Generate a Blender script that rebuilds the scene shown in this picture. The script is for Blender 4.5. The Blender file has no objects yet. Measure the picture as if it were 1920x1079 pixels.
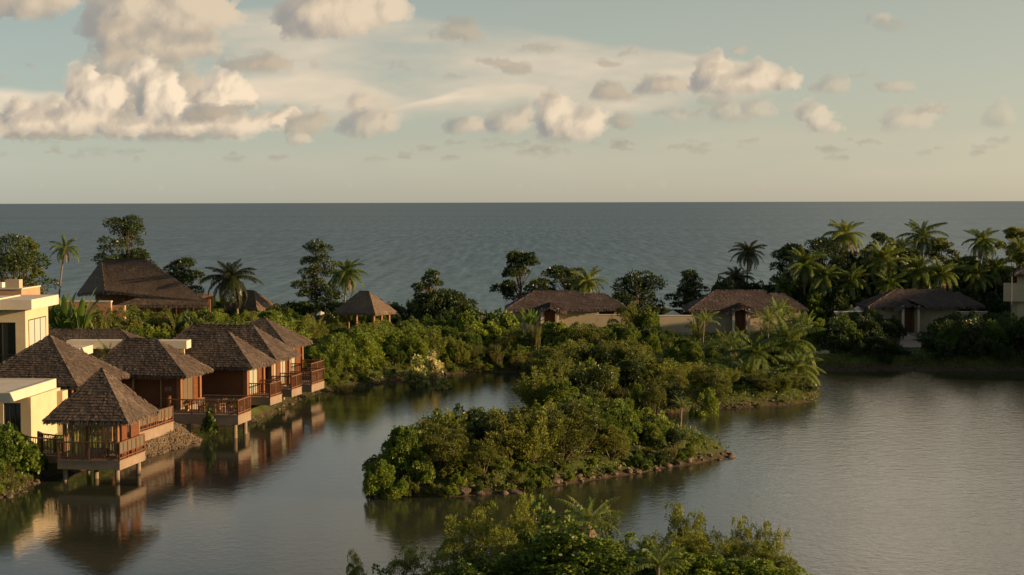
import bpy, math, random
import numpy as np
from mathutils import Vector, Matrix
R = math.radians
C = bpy.context.scene.collection
SC = bpy.context.scene
# ---------------------------------------------------------------- camera
CAMH = 16.0
FPX = 3200.0                                   # focal length in widths/1920
cam_d = bpy.data.cameras.new('camera'); cam = bpy.data.objects.new('camera', cam_d); C.objects.link(cam)
cam_d.sensor_width = 36.0; cam_d.lens = 60.0; cam_d.clip_start = 1.0; cam_d.clip_end = 200000.0
cam.matrix_world = Matrix.Translation((0, 0, CAMH)) @ Matrix.Rotation(R(90 - 2.862), 4, 'X') @ Matrix.Rotation(R(-0.149), 4, 'Z')
SC.camera = cam
CM = cam.matrix_world.to_3x3()
# ---------------------------------------------------------------- light
SUN_EL, SUN_AZ = 11.0, 100.0                     # azimuth clockwise from the view direction (+Y)
SKY_STRENGTH, EXPOSURE = 0.0655, 0.85
SC.view_settings.view_transform = 'Standard'; SC.view_settings.look = 'None'
SC.view_settings.exposure = EXPOSURE; SC.view_settings.gamma = 1.0; SC.view_settings.use_curve_mapping = False
sun_d = bpy.data.lights.new('sun', 'SUN'); sun = bpy.data.objects.new('sun', sun_d); C.objects.link(sun)
sun_d.energy = 5.0; sun_d.angle = R(0.6); sun_d.color = (1.0, 0.66, 0.36)
SDIR = Vector((math.sin(R(SUN_AZ)) * math.cos(R(SUN_EL)), math.cos(R(SUN_AZ)) * math.cos(R(SUN_EL)), math.sin(R(SUN_EL))))
sun.rotation_euler = SDIR.to_track_quat('Z', 'Y').to_euler()
SC.cycles.max_bounces = 6; SC.cycles.diffuse_bounces = 2; SC.cycles.glossy_bounces = 3
SC.cycles.transmission_bounces = 3; SC.cycles.transparent_max_bounces = 6
SC.cycles.use_denoising = True
SC.cycles.caustics_reflective = False; SC.cycles.caustics_refractive = False
# ---------------------------------------------------------------- clouds (computed, no files)
# Canvas: azimuth/elevation chart of the sky ahead.  Unit = 1/3200 rad.
CU0, CU1, CV0, CV1, CS = -560.0, 2480.0, -10.0, 1180.0, 0.62     # u: rightwards, v: above horizon
def make_clouds():
    rs = np.random.RandomState(11)
    W_ = int((CU1 - CU0) * CS); H_ = int((CV1 - CV0) * CS)
    u = (CU0 + (np.arange(W_) + .5) / CS)[None, :] * np.ones((H_, 1))
    v = (CV0 + (np.arange(H_) + .5) / CS)[:, None] * np.ones((1, W_))
    y = 380.0 - v                                            # chart rows counted from the horizon row 380
    def vnoise(x, yy, seed):
        g = np.random.RandomState(seed).rand(257, 257)
        xi = np.floor(x).astype(int); yi = np.floor(yy).astype(int)
        fx = x - xi; fy = yy - yi
        fx = fx * fx * (3 - 2 * fx); fy = fy * fy * (3 - 2 * fy)
        a = g[yi % 256, xi % 256]; b = g[yi % 256, (xi + 1) % 256]
        c = g[(yi + 1) % 256, xi % 256]; d = g[(yi + 1) % 256, (xi + 1) % 256]
        return (a * (1 - fx) + b * fx) * (1 - fy) + (c * (1 - fx) + d * fx) * fy
    def fbm(x, yy, sc, octv, seed, sy=1.0, gain=.5):
        t = 0; am = 1.0; s = 0
        for o in range(octv):
            t = t + am * vnoise(x / sc * 2 ** o + 13.7 * o, yy / (sc * sy) * 2 ** o + 7.3 * o, seed + o)
            s += am; am *= gain
        return t / s
    def sstep(a, b, t):
        t = np.clip((t - a) / (b - a), 0, 1); return t * t * (3 - 2 * t)
    col = np.zeros((H_, W_, 3)); alpha = np.zeros((H_, W_))
    def over(c, a):
        nonlocal col, alpha
        a = np.clip(a, 0, 1)[..., None]
        col = c * a + col * (1 - a)
        alpha = a[..., 0] + alpha * (1 - a[..., 0])
    lit = np.array([.84, .68, .49]); warm = np.array([.60, .49, .365]); shade = np.array([.315, .30, .278])
    # --- thin sheets
    wx = u + 60 * (fbm(u, y, 160, 3, 90) - .5); wy = y + 40 * (fbm(u, y, 160, 3, 95) - .5)
    def sheet(pts_top, pts_bot, a, soft, seed, tint=1.0, sy=.22):
        tu = [p[0] for p in pts_top]; top = np.interp(wx, tu, [p[1] for p in pts_top])
        bu = [p[0] for p in pts_bot]; bot = np.interp(wx, bu, [p[1] for p in pts_bot])
        m = sstep(-2, soft, wy - top) * sstep(-4, soft * 1.6, bot - wy)
        n = fbm(u, y, 190, 5, seed, sy)
        n2 = fbm(u + 40, y, 60, 4, seed + 9, .3)
        dens = m * np.clip(.42 + 1.5 * (n - .32) + .5 * (n2 - .5), 0, 1.2)
        c = (warm * 1.16)[None, None] * (0.86 + .32 * n[..., None]) * tint
        over(c, dens * a)
    sheet([(-560, 260), (0, 240), (330, 90), (450, 22), (560, 12), (780, 38), (1120, 78), (1330, 108), (1440, 124), (1500, 148), (2480, 152)],
          [(-560, 262), (0, 244), (330, 200), (600, 235), (1000, 208), (1200, 212), (1420, 186), (1490, 160), (1500, 150), (2480, 152)], .66, 14, 40)
    sheet([(-560, 150), (300, 160), (560, 132), (700, 150), (820, 190), (2480, 400)],
          [(-560, 210), (300, 215), (560, 200), (640, 215), (820, 192), (2480, 402)], .75, 16, 50, 1.12)
    sheet([(700, 200), (860, 160), (1010, 165), (1060, 182), (1080, 190)], [(700, 201), (860, 190), (1010, 196), (1060, 190), (1080, 191)], .8, 8, 60, 1.12)
    sheet([(-560, 250), (900, 262), (1250, 228), (1500, 210), (2480, 262)], [(-560, 352), (900, 350), (1500, 356), (2480, 350)], .22, 60, 70, .98)
    sheet([(-560, -700), (-100, -300), (500, -420), (1300, -180), (2480, -500)], [(-560, -300), (-100, -90), (500, -60), (1300, -120), (2480, -220)], .3, 60, 80)
    sheet([(-560, -90), (1150, -80), (1350, -120), (1700, -230), (2050, -250), (2480, -200)], [(-560, -80), (1150, -70), (1400, -40), (1700, -30), (2050, -40), (2480, -90)], 1.0, 50, 87, 3.4)  # unseen bright sheet above the view, added to warm the right lagoon
    sheet([(-560, -600), (1150, -560), (1450, -700), (1900, -760), (2480, -700)], [(-560, -590), (1150, -540), (1450, -280), (1900, -240), (2480, -300)], .9, 60, 88, 1.35)  # second unseen sheet higher up, added to brighten the ruffled water
    # --- heaped clouds: lobes (u, y, rx, ry) over a flat base row
    L = np.array([.80, -.28, .53]); L /= np.linalg.norm(L)
    def cumulus(lobes, base, seed, lum=1.0, op=1.0, soft=1.0, ragged=1.0, lobed=3):
        us = [l[0] for l in lobes]; rmax = max(max(l[2], l[3]) for l in lobes)
        pad = 46
        x0 = int((min(l[0] - l[2] for l in lobes) - pad - CU0) * CS); x1 = int((max(l[0] + l[2] for l in lobes) + pad - CU0) * CS)
        ytop = min(l[1] - l[3] for l in lobes) - pad; ybot = max(base + 16, max(l[1] + l[3] * .5 for l in lobes)) + 14
        r0 = int((380 - ybot - CV0) * CS); r1 = int((380 - ytop - CV0) * CS)
        x0 = max(0, x0); x1 = min(W_, x1); r0 = max(0, r0); r1 = min(H_, r1)
        if x1 <= x0 or r1 <= r0: return
        U = u[r0:r1, x0:x1]; Y = y[r0:r1, x0:x1]
        amp = 9 * ragged
        Uw = U + amp * 2 * (fbm(U, Y, 34, 4, seed) - .5) + amp * (fbm(U, Y, 10, 3, seed + 31) - .5)
        Yw = Y + amp * 1.6 * (fbm(U, Y, 34, 4, seed + 11) - .5) + amp * .8 * (fbm(U, Y, 10, 3, seed + 37) - .5)
        r = np.random.RandomState(seed)
        puffs = []
        for (cx, cy, rx, ry) in lobes:
            puffs.append((cx, cy, rx, ry, 0.0, .85))
            n = int(8 + .45 * (rx + ry))
            for k in range(n):
                a = r.uniform(-.35, math.pi + .35) if r.rand() < .75 else r.uniform(0, 6.28)
                q = r.uniform(.45, 1.0)
                s = r.uniform(.16, .38)
                ex = cx + math.cos(a) * rx * q * .9; ey = cy - math.sin(a) * ry * q * .9
                rr = min(rx, ry) * s
                puffs.append((ex, ey, rr * r.uniform(1.0, 1.5), rr, (rx + ry) * .5 * math.sqrt(max(0, 1 - q * q)) * .8, 1.0))
        Hh = np.full(U.shape, 0.0)
        for (cx, cy, rx, ry, z0, f) in puffs:
            q = ((Uw - cx) / rx) ** 2 + ((Yw - cy) / ry) ** 2
            h = np.where(q < 1, z0 + f * (rx + ry) * .5 * np.sqrt(np.clip(1 - q, 0, 1)), 0)
            Hh = np.maximum(Hh, h)
        def blur(a, k):
            k = max(1, int(k))
            for ax in (0, 1):
                for _ in range(2):
                    p = np.pad(a, [(k, k) if i == ax else (0, 0) for i in (0, 1)], mode='edge')
                    c = np.cumsum(p, axis=ax)
                    c = np.concatenate([np.zeros_like(np.take(c, [0], axis=ax)), c], axis=ax)
                    m = 2 * k + 1
                    if ax == 0: a = (c[m:] - c[:-m]) / m
                    else: a = (c[:, m:] - c[:, :-m]) / m
            return a
        kk = float(np.clip(np.median([l[3] for l in lobes]) / 22.0, .22, 1.0))
        det = fbm(U, Y, 17, 6, seed + 21, 1, .64) - .5
        det2 = fbm(U, Y, 44, 4, seed + 25) - .5
        Hd = blur(Hh, 3.0 * soft * kk) + det * 6 * np.clip(Hh / 12, 0, 1)
        M = sstep(0, 6, Hh)
        er = fbm(U, Y * 1.25, 24, 6, seed + 50, 1, .62) - .5
        dn = blur(M, 4.5 * soft * kk) * .55 + blur(M, 11 * soft * kk) * .45
        topness = np.clip((base - 8 - Y) / 30, 0, 1)
        m = sstep(.21, .21 + .19 + .15 * soft, dn + 1.9 * ragged * er * (1 - .55 * sstep(.75, 1.0, dn))) * sstep(.04, .2, dn)
        wob = 8 * (fbm(U, Y * 0, 45, 4, seed + 60) - .5) + 6 * er
        m = m * sstep(-6 - 3 * soft, 7, base + wob - Y)
        gy, gx = np.gradient(Hd * CS)
        bb = blur(Hh, 8)
        by, bx = np.gradient(bb * CS)
        nx = -(gx * .55 + bx * 1.3); ny = (gy * .55 + by * 1.3)     # image rows run upward
        nz = 1.25
        il = 1 / np.sqrt(nx * nx + ny * ny + nz * nz)
        lam = (nx * L[0] - ny * L[1] * -1 * -1 + nz * L[2]) * il
        hh = np.clip((base - Y) / max(20, (base - ytop - pad)), 0, 1)
        thin = 1 - sstep(.5, 1.0, dn)
        s = .66 * np.clip(lam, -.2, 1) + .36 * sstep(0, .75, hh) + .12 * det + .30 * det2 + .10 + .06 * thin * hh
        s = np.clip(s * 1.12, 0, 1)
        s = sstep(.12, .98, s)
        c = shade[None, None] * (1 - s[..., None]) + (lit * lum)[None, None] * s[..., None]
        mid = (1 - np.abs(2 * s - 1))[..., None] * .45
        c = c * (1 - mid) + (warm * lum) * mid
        m = m * (.55 + .45 * sstep(.35, .85, dn))
        A = np.zeros((H_, W_)); C = np.zeros((H_, W_, 3)); A[r0:r1, x0:x1] = m * op; C[r0:r1, x0:x1] = c
        a = A[..., None]
        nonlocal col, alpha
        sl = (slice(r0, r1), slice(x0, x1))
        aa = (m * op)[..., None]
        col[sl] = c * aa + col[sl] * (1 - aa)
        alpha[sl] = aa[..., 0] + alpha[sl] * (1 - aa[..., 0])
    # far small heaps on the horizon
    for (cx, w) in ((655, 9), (505, 7), (970, 8), (1000, 7), (1175, 9), (1235, 11), (1425, 10), (1060, 6), (300, 8), (80, 9), (1700, 8)):
        cumulus([(cx, 352, w, 9)], 360, int(cx) + 5, .86, .10, 1.4)
    # high left group
    cumulus([(40, -10, 120, 50), (-80, -20, 120, 50)], 36, 1, .80, .95, 1.4)
    cumulus([(300, 20, 130, 60), (230, 60, 60, 60), (380, 30, 70, 40)], 72, 2, .84, .95, 1.3)
    cumulus([(280, 90, 95, 36), (370, 92, 60, 22), (225, 80, 45, 45)], 116, 3, .78, .9, 1.3)
    cumulus([(620, 30, 92, 50), (700, 16, 60, 42), (560, 40, 40, 34)], 80, 4, .90, .97, 1.2)
    cumulus([(500, 122, 46, 18), (450, 126, 40, 14)], 136, 5, .60, .7, 1.4)
    cumulus([(868, 62, 40, 20), (840, 72, 34, 10)], 84, 6, .60, .6, 1.5)
    cumulus([(700, 205, 56, 22), (672, 190, 26, 14)], 262, 7, .80, .35, 1.6)
    # big heap, left
    cumulus([(225, 120, 50, 36), (250, 165, 60, 50), (350, 165, 40, 34)], 236, 80, .74, .8, 1.6)
    cumulus([(160, 150, 32, 30), (190, 182, 46, 36), (206, 168, 30, 28), (150, 180, 30, 26)], 232, 81, 1.08, 1.0, .9)
    cumulus([(268, 138, 36, 28), (300, 168, 44, 40), (322, 196, 36, 34), (290, 200, 40, 30)], 240, 82, 1.12, 1.0, .9)
    cumulus([(425, 160, 34, 26), (455, 182, 34, 24), (400, 190, 40, 24)], 226, 83, 1.08, 1.0, .9)
    cumulus([(38, 200, 18, 24), (30, 222, 30, 22), (112, 198, 22, 24), (90, 215, 44, 22)], 242, 84, .98, 1.0, 1.0)
    cumulus([(60, 232, 62, 24), (150, 222, 70, 30), (240, 236, 80, 22), (330, 240, 90, 18), (420, 234, 80, 20), (500, 228, 46, 18), (545, 214, 30, 14), (0, 236, 40, 20)], 262, 8, .98, 1.0, 1.0)
    cumulus([(405, 208, 46, 18), (360, 214, 30, 16)], 232, 85, .78, .9, 1.2)
    cumulus([(100, 256, 120, 7), (330, 258, 130, 6)], 265, 86, .55, .7, 1.6)
    cumulus([(560, 236, 52, 20), (605, 228, 30, 18)], 254, 9, .66, .75, 1.4)
    cumulus([(565, 258, 28, 12)], 276, 10, .86, .7, 1.4)
    cumulus([(380, 215, 44, 16), (440, 204, 46, 10), (232, 211, 22, 6), (316, 216, 18, 9), (318, 126, 22, 12)], 231, 12, .52, .55, 1.5)
    cumulus([(690, 235, 56, 24), (680, 190, 28, 14), (735, 214, 34, 8)], 262, 13, .84, .72, 1.3)
    # middle
    cumulus([(950, 232, 42, 26), (870, 238, 40, 18), (985, 220, 20, 18)], 250, 14, .84, .75, 1.2)
    cumulus([(1040, 225, 36, 42), (1075, 238, 60, 28), (1025, 205, 22, 20), (1100, 225, 36, 24)], 262, 15, 1.0, .95, 1.0)
    cumulus([(1165, 232, 26, 14)], 244, 16, .62, .7, 1.4)
    cumulus([(930, 120, 44, 9), (965, 130, 30, 12), (850, 152, 28, 10), (1010, 92, 44, 5), (1140, 122, 28, 7)], 144, 17, .5, .5, 1.3)
    cumulus([(1140, 176, 36, 20), (1175, 182, 24, 8)], 190, 18, .62, .75, 1.3)
    cumulus([(1245, 162, 44, 18), (1215, 172, 34, 8)], 178, 19, .74, .8, 1.2)
    cumulus([(1335, 140, 40, 32), (1370, 158, 70, 24), (1425, 146, 34, 26), (1470, 158, 30, 20), (1325, 160, 40, 20)], 181, 20, .96, .92, 1.0)
    cumulus([(1385, 102, 18, 9)], 112, 21, .7, .6, 1.5)
    cumulus([(1565, 164, 36, 16), (1670, 166, 46, 11), (1530, 172, 26, 8)], 179, 22, .78, .55, 1.4)
    cumulus([(1355, 212, 28, 18), (1265, 218, 38, 12), (1420, 208, 34, 20), (1390, 225, 30, 10)], 230, 23, .80, .55, 1.4)
    cumulus([(1500, 202, 14, 10), (1525, 222, 30, 24), (1550, 238, 34, 16)], 256, 24, .95, .68, 1.3)
    cumulus([(1700, 228, 56, 24), (1740, 216, 30, 16), (1680, 216, 24, 12)], 254, 25, .86, .5, 1.5)
    cumulus([(1870, 226, 36, 26), (1860, 212, 14, 14)], 240, 26, .82, .38, 1.5)
    cumulus([(1640, 38, 26, 13)], 48, 27, .78, .5, 1.5)
    r = np.random.RandomState(3)
    for k in range(20):
        cx = r.uniform(-40, 1900); cy = r.uniform(20, 250); w = r.uniform(14, 46)
        cumulus([(cx, cy, w, r.uniform(4, 10)), (cx + w * r.uniform(-.6, .6), cy - 4, w * .5, r.uniform(5, 10))], cy + 6, 400 + k, r.uniform(.5, .75), r.uniform(.2, .45), 1.1, 1.5)
    for k in range(60):
        cx = r.uniform(-40, 1900); cy = r.uniform(264, 300)
        cumulus([(cx, cy, r.uniform(10, 34), r.uniform(3, 7))], cy + 4, 300 + k, .5, r.uniform(.15, .42), 1.2, 1.2)
    # clouds off the photograph's frame (they light the lagoon's reflections)
    cumulus([(-260, 180, 120, 60), (-400, 160, 120, 70), (-160, 210, 70, 40)], 250, 200, .95, .95, 1.3)
    cumulus([(2150, 190, 70, 36), (2250, 180, 60, 30)], 225, 201, .95, .8, 1.3)
    cumulus([(150, -190, 170, 60), (330, -160, 120, 50)], -120, 202, .9, .85, 2)
    cumulus([(700, -330, 190, 70), (560, -300, 110, 50)], -250, 203, .9, .8, 2)
    cumulus([(1650, -260, 130, 46), (1790, -250, 90, 40)], -215, 204, 1.0, .8, 2)
    cumulus([(1250, -520, 200, 70)], -470, 205, .9, .7, 2)
    cumulus([(100, -520, 200, 80)], -460, 206, .9, .7, 2)
    a = alpha[..., None]
    col = np.where(a > 1e-3, col / np.maximum(a, 1e-3), warm)
    edge = sstep(0, 60, u - CU0) * sstep(0, 60, CU1 - u) * sstep(0, 120, CV1 - v)
    out = np.concatenate([col, (alpha * edge)[..., None]], axis=2).astype(np.float32)
    return out
def build_world():
    w = bpy.data.worlds.new('World'); SC.world = w; w.use_nodes = True
    w.cycles.sampling_method = 'MANUAL'; w.cycles.sample_map_resolution = 512
    nt = w.node_tree; N = nt.nodes; Lk = nt.links; N.clear()
    out = N.new('ShaderNodeOutputWorld'); bg = N.new('ShaderNodeBackground'); Lk.new(bg.outputs[0], out.inputs[0])
    bg.inputs[1].default_value = SKY_STRENGTH
    sky = N.new('ShaderNodeTexSky'); sky.sky_type = 'NISHITA'; sky.sun_disc = False
    sky.sun_elevation = R(SUN_EL); sky.sun_rotation = R(SUN_AZ)
    sky.air_density = 1.0; sky.dust_density = 0.25; sky.ozone_density = 1.0; sky.altitude = 0
    tc = N.new('ShaderNodeTexCoord'); sp = N.new('ShaderNodeSeparateXYZ'); Lk.new(tc.outputs['Generated'], sp.inputs[0])
    def M(op, a, b=None, clamp=False):
        m = N.new('ShaderNodeMath'); m.operation = op; m.use_clamp = clamp
        for i, x in enumerate((a, b)):
            if x is None: continue
            if isinstance(x, (int, float)): m.inputs[i].default_value = x
            else: Lk.new(x, m.inputs[i])
        return m.outputs[0]
    X, Y, Z = sp.outputs
    yy = M('MAXIMUM', Y, 0.02)
    u = M('ADD', M('MULTIPLY', M('DIVIDE', X, yy), FPX), 960.0)
    v = M('MULTIPLY', M('DIVIDE', Z, yy), FPX)
    uu = M('DIVIDE', M('SUBTRACT', u, CU0), CU1 - CU0); vv = M('DIVIDE', M('SUBTRACT', v, CV0), CV1 - CV0)
    cb = N.new('ShaderNodeCombineXYZ'); Lk.new(uu, cb.inputs[0]); Lk.new(vv, cb.inputs[1])
    arr = make_clouds()
    img = bpy.data.images.new('clouds', arr.shape[1], arr.shape[0], alpha=True, float_buffer=True)
    img.colorspace_settings.name = 'Non-Color'; img.alpha_mode = 'CHANNEL_PACKED'
    img.pixels.foreach_set(arr.ravel()); img.update()
    ti = N.new('ShaderNodeTexImage'); ti.image = img; ti.extension = 'CLIP'; ti.interpolation = 'Cubic'
    Lk.new(cb.outputs[0], ti.inputs[0])
    # muted film-like sky tint
    hs = N.new('ShaderNodeHueSaturation'); hs.inputs['Saturation'].default_value = SKY_SAT; hs.inputs['Value'].default_value = 1.0
    Lk.new(sky.outputs[0], hs.inputs['Color'])
    tint = N.new('ShaderNodeMix'); tint.data_type = 'RGBA'; tint.blend_type = 'MULTIPLY'; tint.inputs[0].default_value = 1
    Lk.new(hs.outputs[0], tint.inputs[6])
    cr = N.new('ShaderNodeValToRGB'); Lk.new(M('MULTIPLY', M('MAXIMUM', Z, 0.0), 4.0), cr.inputs[0])
    cr.color_ramp.elements[0].position = 0.0; cr.color_ramp.elements[0].color = SKY_T0
    cr.color_ramp.elements[1].position = 1.0; cr.color_ramp.elements[1].color = SKY_T2
    e = cr.color_ramp.elements.new(0.45); e.color = SKY_T1
    Lk.new(cr.outputs[0], tint.inputs[7])
    # warmer towards the sun's side
    az = N.new('ShaderNodeValToRGB'); Lk.new(M('MULTIPLY_ADD', X, 1.4) if False else M('ADD', M('MULTIPLY', X, 1.0), 0.5), az.inputs[0])
    az.color_ramp.elements[0].position = .2; az.color_ramp.elements[0].color = (.86, .91, .95, 1); az.color_ramp.elements[1].position = .8; az.color_ramp.elements[1].color = (1.18, 1.11, 1.04, 1)
    t2 = N.new('ShaderNodeMix'); t2.data_type = 'RGBA'; t2.blend_type = 'MULTIPLY'; t2.inputs[0].default_value = 1; Lk.new(tint.outputs[2], t2.inputs[6]); Lk.new(az.outputs[0], t2.inputs[7]); tint = t2
    k = N.new('ShaderNodeMix'); k.data_type = 'RGBA'; k.blend_type = 'MULTIPLY'; k.inputs[0].default_value = 1
    Lk.new(ti.outputs[0], k.inputs[6]); g = CLOUD_GAIN / SKY_STRENGTH; k.inputs[7].default_value = (g, g, g, 1)
    mx = N.new('ShaderNodeMix'); mx.data_type = 'RGBA'
    ahead = M('GREATER_THAN', Y, 0.03)
    Lk.new(M('MULTIPLY', ti.outputs[1], ahead), mx.inputs[0]); Lk.new(tint.outputs[2], mx.inputs[6]); Lk.new(k.outputs[2], mx.inputs[7])
    Lk.new(mx.outputs[2], bg.inputs[0])
SKY_SAT = 0.48
SKY_T0, SKY_T1, SKY_T2 = (.80, .84, .86, 1), (.93, .93, .87, 1), (.93, .93, .88, 1)
CLOUD_GAIN = .585
build_world()
# ---------------------------------------------------------------- materials
MT = {}
def newmat(name):
    m = bpy.data.materials.new(name); m.use_nodes = True; MT[name] = m
    return m, m.node_tree.nodes, m.node_tree.links, m.node_tree.nodes['Principled BSDF']
def lerp_ramp(N, stops):
    r = N.new('ShaderNodeValToRGB'); el = r.color_ramp.elements
    el[0].position = stops[0][0]; el[0].color = (*stops[0][1], 1); el[1].position = stops[-1][0]; el[1].color = (*stops[-1][1], 1)
    for p, c in stops[1:-1]:
        e = el.new(p); e.color = (*c, 1)
    return r
def mat_noise(name, stops, scale=1.0, rough=.8, bump=0.0, bscale=None, stretch=(1, 1, 1), coord='Object', detail=6, spec=.3, dist=.02):
    m, N, L, b = newmat(name)
    tc = N.new('ShaderNodeTexCoord'); mp = N.new('ShaderNodeMapping'); mp.inputs['Scale'].default_value = stretch
    L.new(tc.outputs[coord], mp.inputs[0])
    n = N.new('ShaderNodeTexNoise'); n.inputs['Scale'].default_value = scale; n.inputs['Detail'].default_value = detail; n.inputs['Roughness'].default_value = .62
    L.new(mp.outputs[0], n.inputs['Vector'])
    r = lerp_ramp(N, stops); L.new(n.outputs[0], r.inputs[0]); L.new(r.outputs[0], b.inputs['Base Color'])
    b.inputs['Roughness'].default_value = rough; b.inputs['Specular IOR Level'].default_value = spec
    if bump:
        n2 = N.new('ShaderNodeTexNoise'); n2.inputs['Scale'].default_value = bscale or scale * 4; n2.inputs['Detail'].default_value = 5
        L.new(mp.outputs[0], n2.inputs['Vector'])
        bp = N.new('ShaderNodeBump'); bp.inputs['Strength'].default_value = bump; bp.inputs['Distance'].default_value = dist
        L.new(n2.outputs[0], bp.inputs['Height']); L.new(bp.outputs[0], b.inputs['Normal'])
    return m
def mat_leaf(name, c0, c1, c2, trans=.35, rough=.5, spec=.35, odd=None):
    """leaves: colour varies leaf to leaf, clump to clump and plant to plant"""
    m, N, L, b = newmat(name)
    g = N.new('ShaderNodeNewGeometry'); oi = N.new('ShaderNodeObjectInfo'); tc = N.new('ShaderNodeTexCoord')
    n = N.new('ShaderNodeTexNoise'); n.inputs['Scale'].default_value = 1.1; n.inputs['Detail'].default_value = 2
    L.new(tc.outputs['Object'], n.inputs['Vector'])
    a = N.new('ShaderNodeMath'); a.operation = 'MULTIPLY_ADD'; L.new(g.outputs['Random Per Island'], a.inputs[0]); a.inputs[1].default_value = .42
    d = N.new('ShaderNodeMath'); d.operation = 'MULTIPLY_ADD'; L.new(oi.outputs['Random'], d.inputs[0]); d.inputs[1].default_value = .38
    e = N.new('ShaderNodeMath'); e.operation = 'MULTIPLY_ADD'; L.new(n.outputs[0], e.inputs[0]); e.inputs[1].default_value = .9; e.inputs[2].default_value = -.35
    L.new(e.outputs[0], d.inputs[2]); L.new(d.outputs[0], a.inputs[2])
    st = [(0, c0), (.5, c1), (.93, c2)]
    if odd: st.append((1.0, odd))
    r = lerp_ramp(N, st); L.new(a.outputs[0], r.inputs[0])
    L.new(r.outputs[0], b.inputs['Base Color']); b.inputs['Roughness'].default_value = rough; b.inputs['Specular IOR Level'].default_value = spec
    t = N.new('ShaderNodeBsdfTranslucent'); hs = N.new('ShaderNodeHueSaturation'); hs.inputs['Hue'].default_value = .485; hs.inputs['Value'].default_value = 1.5
    L.new(r.outputs[0], hs.inputs['Color']); L.new(hs.outputs[0], t.inputs[0])
    mx = N.new('ShaderNodeMixShader'); mx.inputs[0].default_value = trans
    L.new(b.outputs[0], mx.inputs[1]); L.new(t.outputs[0], mx.inputs[2])
    L.new(mx.outputs[0], N['Material Output'].inputs[0])
    return m
mat_leaf('leaf_green', (0.027, 0.056, 0.007), (0.076, 0.127, 0.015), (0.183, 0.232, 0.027), odd=(.20, .19, .05))
mat_leaf('leaf_bright', (0.047, 0.086, 0.009), (0.122, 0.183, 0.018), (0.238, 0.287, 0.033), odd=(.26, .23, .06))
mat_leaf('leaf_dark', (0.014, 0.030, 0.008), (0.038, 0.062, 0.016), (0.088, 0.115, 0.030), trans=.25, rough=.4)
mat_leaf('leaf_olive', (0.037, 0.053, 0.009), (0.106, 0.127, 0.018), (0.213, 0.213, 0.039), odd=(.24, .19, .07))
mat_leaf('leaf_feather', (0.052, 0.075, 0.010), (0.137, 0.169, 0.021), (0.247, 0.267, 0.039), rough=.6)
mat_leaf('leaf_croton', (.17, .18, .04), (.38, .36, .13), (.60, .56, .28), trans=.3)
mat_leaf('leaf_palm', (0.038, 0.073, 0.010), (0.110, 0.158, 0.022), (0.230, 0.262, 0.054), rough=.38, spec=.5, odd=(.34, .25, .10))
mat_leaf('leaf_palm_dark', (.018, .030, .008), (.045, .058, .014), (.10, .10, .03), rough=.38, spec=.5)
mat_leaf('leaf_banana', (.045, .085, .012), (.09, .15, .022), (.17, .22, .04), rough=.35, spec=.5)
mat_leaf('leaf_dry', (.10, .065, .03), (.21, .14, .07), (.36, .26, .13), trans=.2, rough=.7)
mat_leaf('leaf_grass', (.045, .058, .014), (.10, .105, .026), (.21, .17, .06), rough=.7, odd=(.34, .24, .11))
mat_noise('bark', [(.3, (.055, .042, .030)), (.7, (.16, .125, .09))], 4, .9, .5, 14, (1, 1, .25))
mat_noise('palm_bark', [(.3, (.10, .078, .055)), (.7, (.24, .19, .14))], 3, .9, .5, 12, (1, 1, 3))
mat_noise('plaster_yellow', [(.25, (.46, .37, .215)), (.75, (.54, .45, .285))], .9, .85, .15, 30)
mat_noise('plaster_cream', [(.25, (.33, .275, .18)), (.75, (.41, .345, .235))], .8, .85, .15, 30)
mat_noise('plaster_pale', [(.25, (.48, .42, .31)), (.75, (.58, .51, .39))], .8, .8, .1, 30)
mat_noise('roof_membrane', [(.25, (.40, .36, .29)), (.75, (.58, .52, .42))], .6, .85, .1, 20)
mat_noise('plaster_terracotta', [(.25, (.36, .20, .11)), (.75, (.46, .27, .15))], .8, .85, .1, 30)
mat_noise('wood_deep', [(.25, (.085, .030, .011)), (.75, (.18, .066, .024))], 2.2, .5, .3, 20, (1, 1, 14), spec=.4)
mat_noise('wood_post', [(.25, (.16, .066, .024)), (.75, (.28, .125, .048))], 3, .55, .2, 16, (6, 6, .6), spec=.4)
mat_noise('wood_rail', [(.25, (.10, .040, .018)), (.75, (.20, .088, .038))], 3, .5, .2, 16, (3, 3, 3), spec=.45)
mat_noise('wood_deck', [(.25, (.17, .10, .06)), (.75, (.30, .19, .12))], 2, .65, .2, 12, (1, 9, 1))
mat_noise('concrete', [(.25, (.18, .135, .09)), (.75, (.27, .205, .145))], 1.4, .9, .3, 16)
mat_noise('bamboo', [(.25, (.26, .17, .085)), (.75, (.44, .31, .16))], 3, .5, .2, 16, (2, 2, .5))
mat_noise('rock', [(.25, (.045, .034, .025)), (.55, (.12, .085, .06)), (.8, (.24, .165, .11))], 1.6, .9, .9, 7, dist=.08)
mat_noise('rock_dry', [(.25, (.055, .040, .024)), (.55, (.125, .092, .056)), (.8, (.22, .165, .10))], 1.6, .9, .9, 7, dist=.08)
mat_noise('cloth_pale', [(.2, (.52, .47, .40)), (.8, (.66, .60, .52))], 2, .9)
mat_noise('curtain', [(.3, (.22, .23, .17)), (.7, (.38, .38, .29))], 5, .8, 0, None, (4, 4, .3))
mat_noise('metal_dark', [(.3, (.03, .025, .02)), (.7, (.06, .05, .04))], 5, .45, spec=.5)
mat_noise('path_stone', [(.3, (.20, .15, .11)), (.7, (.32, .25, .19))], 1.2, .85, .3, 9)
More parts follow.
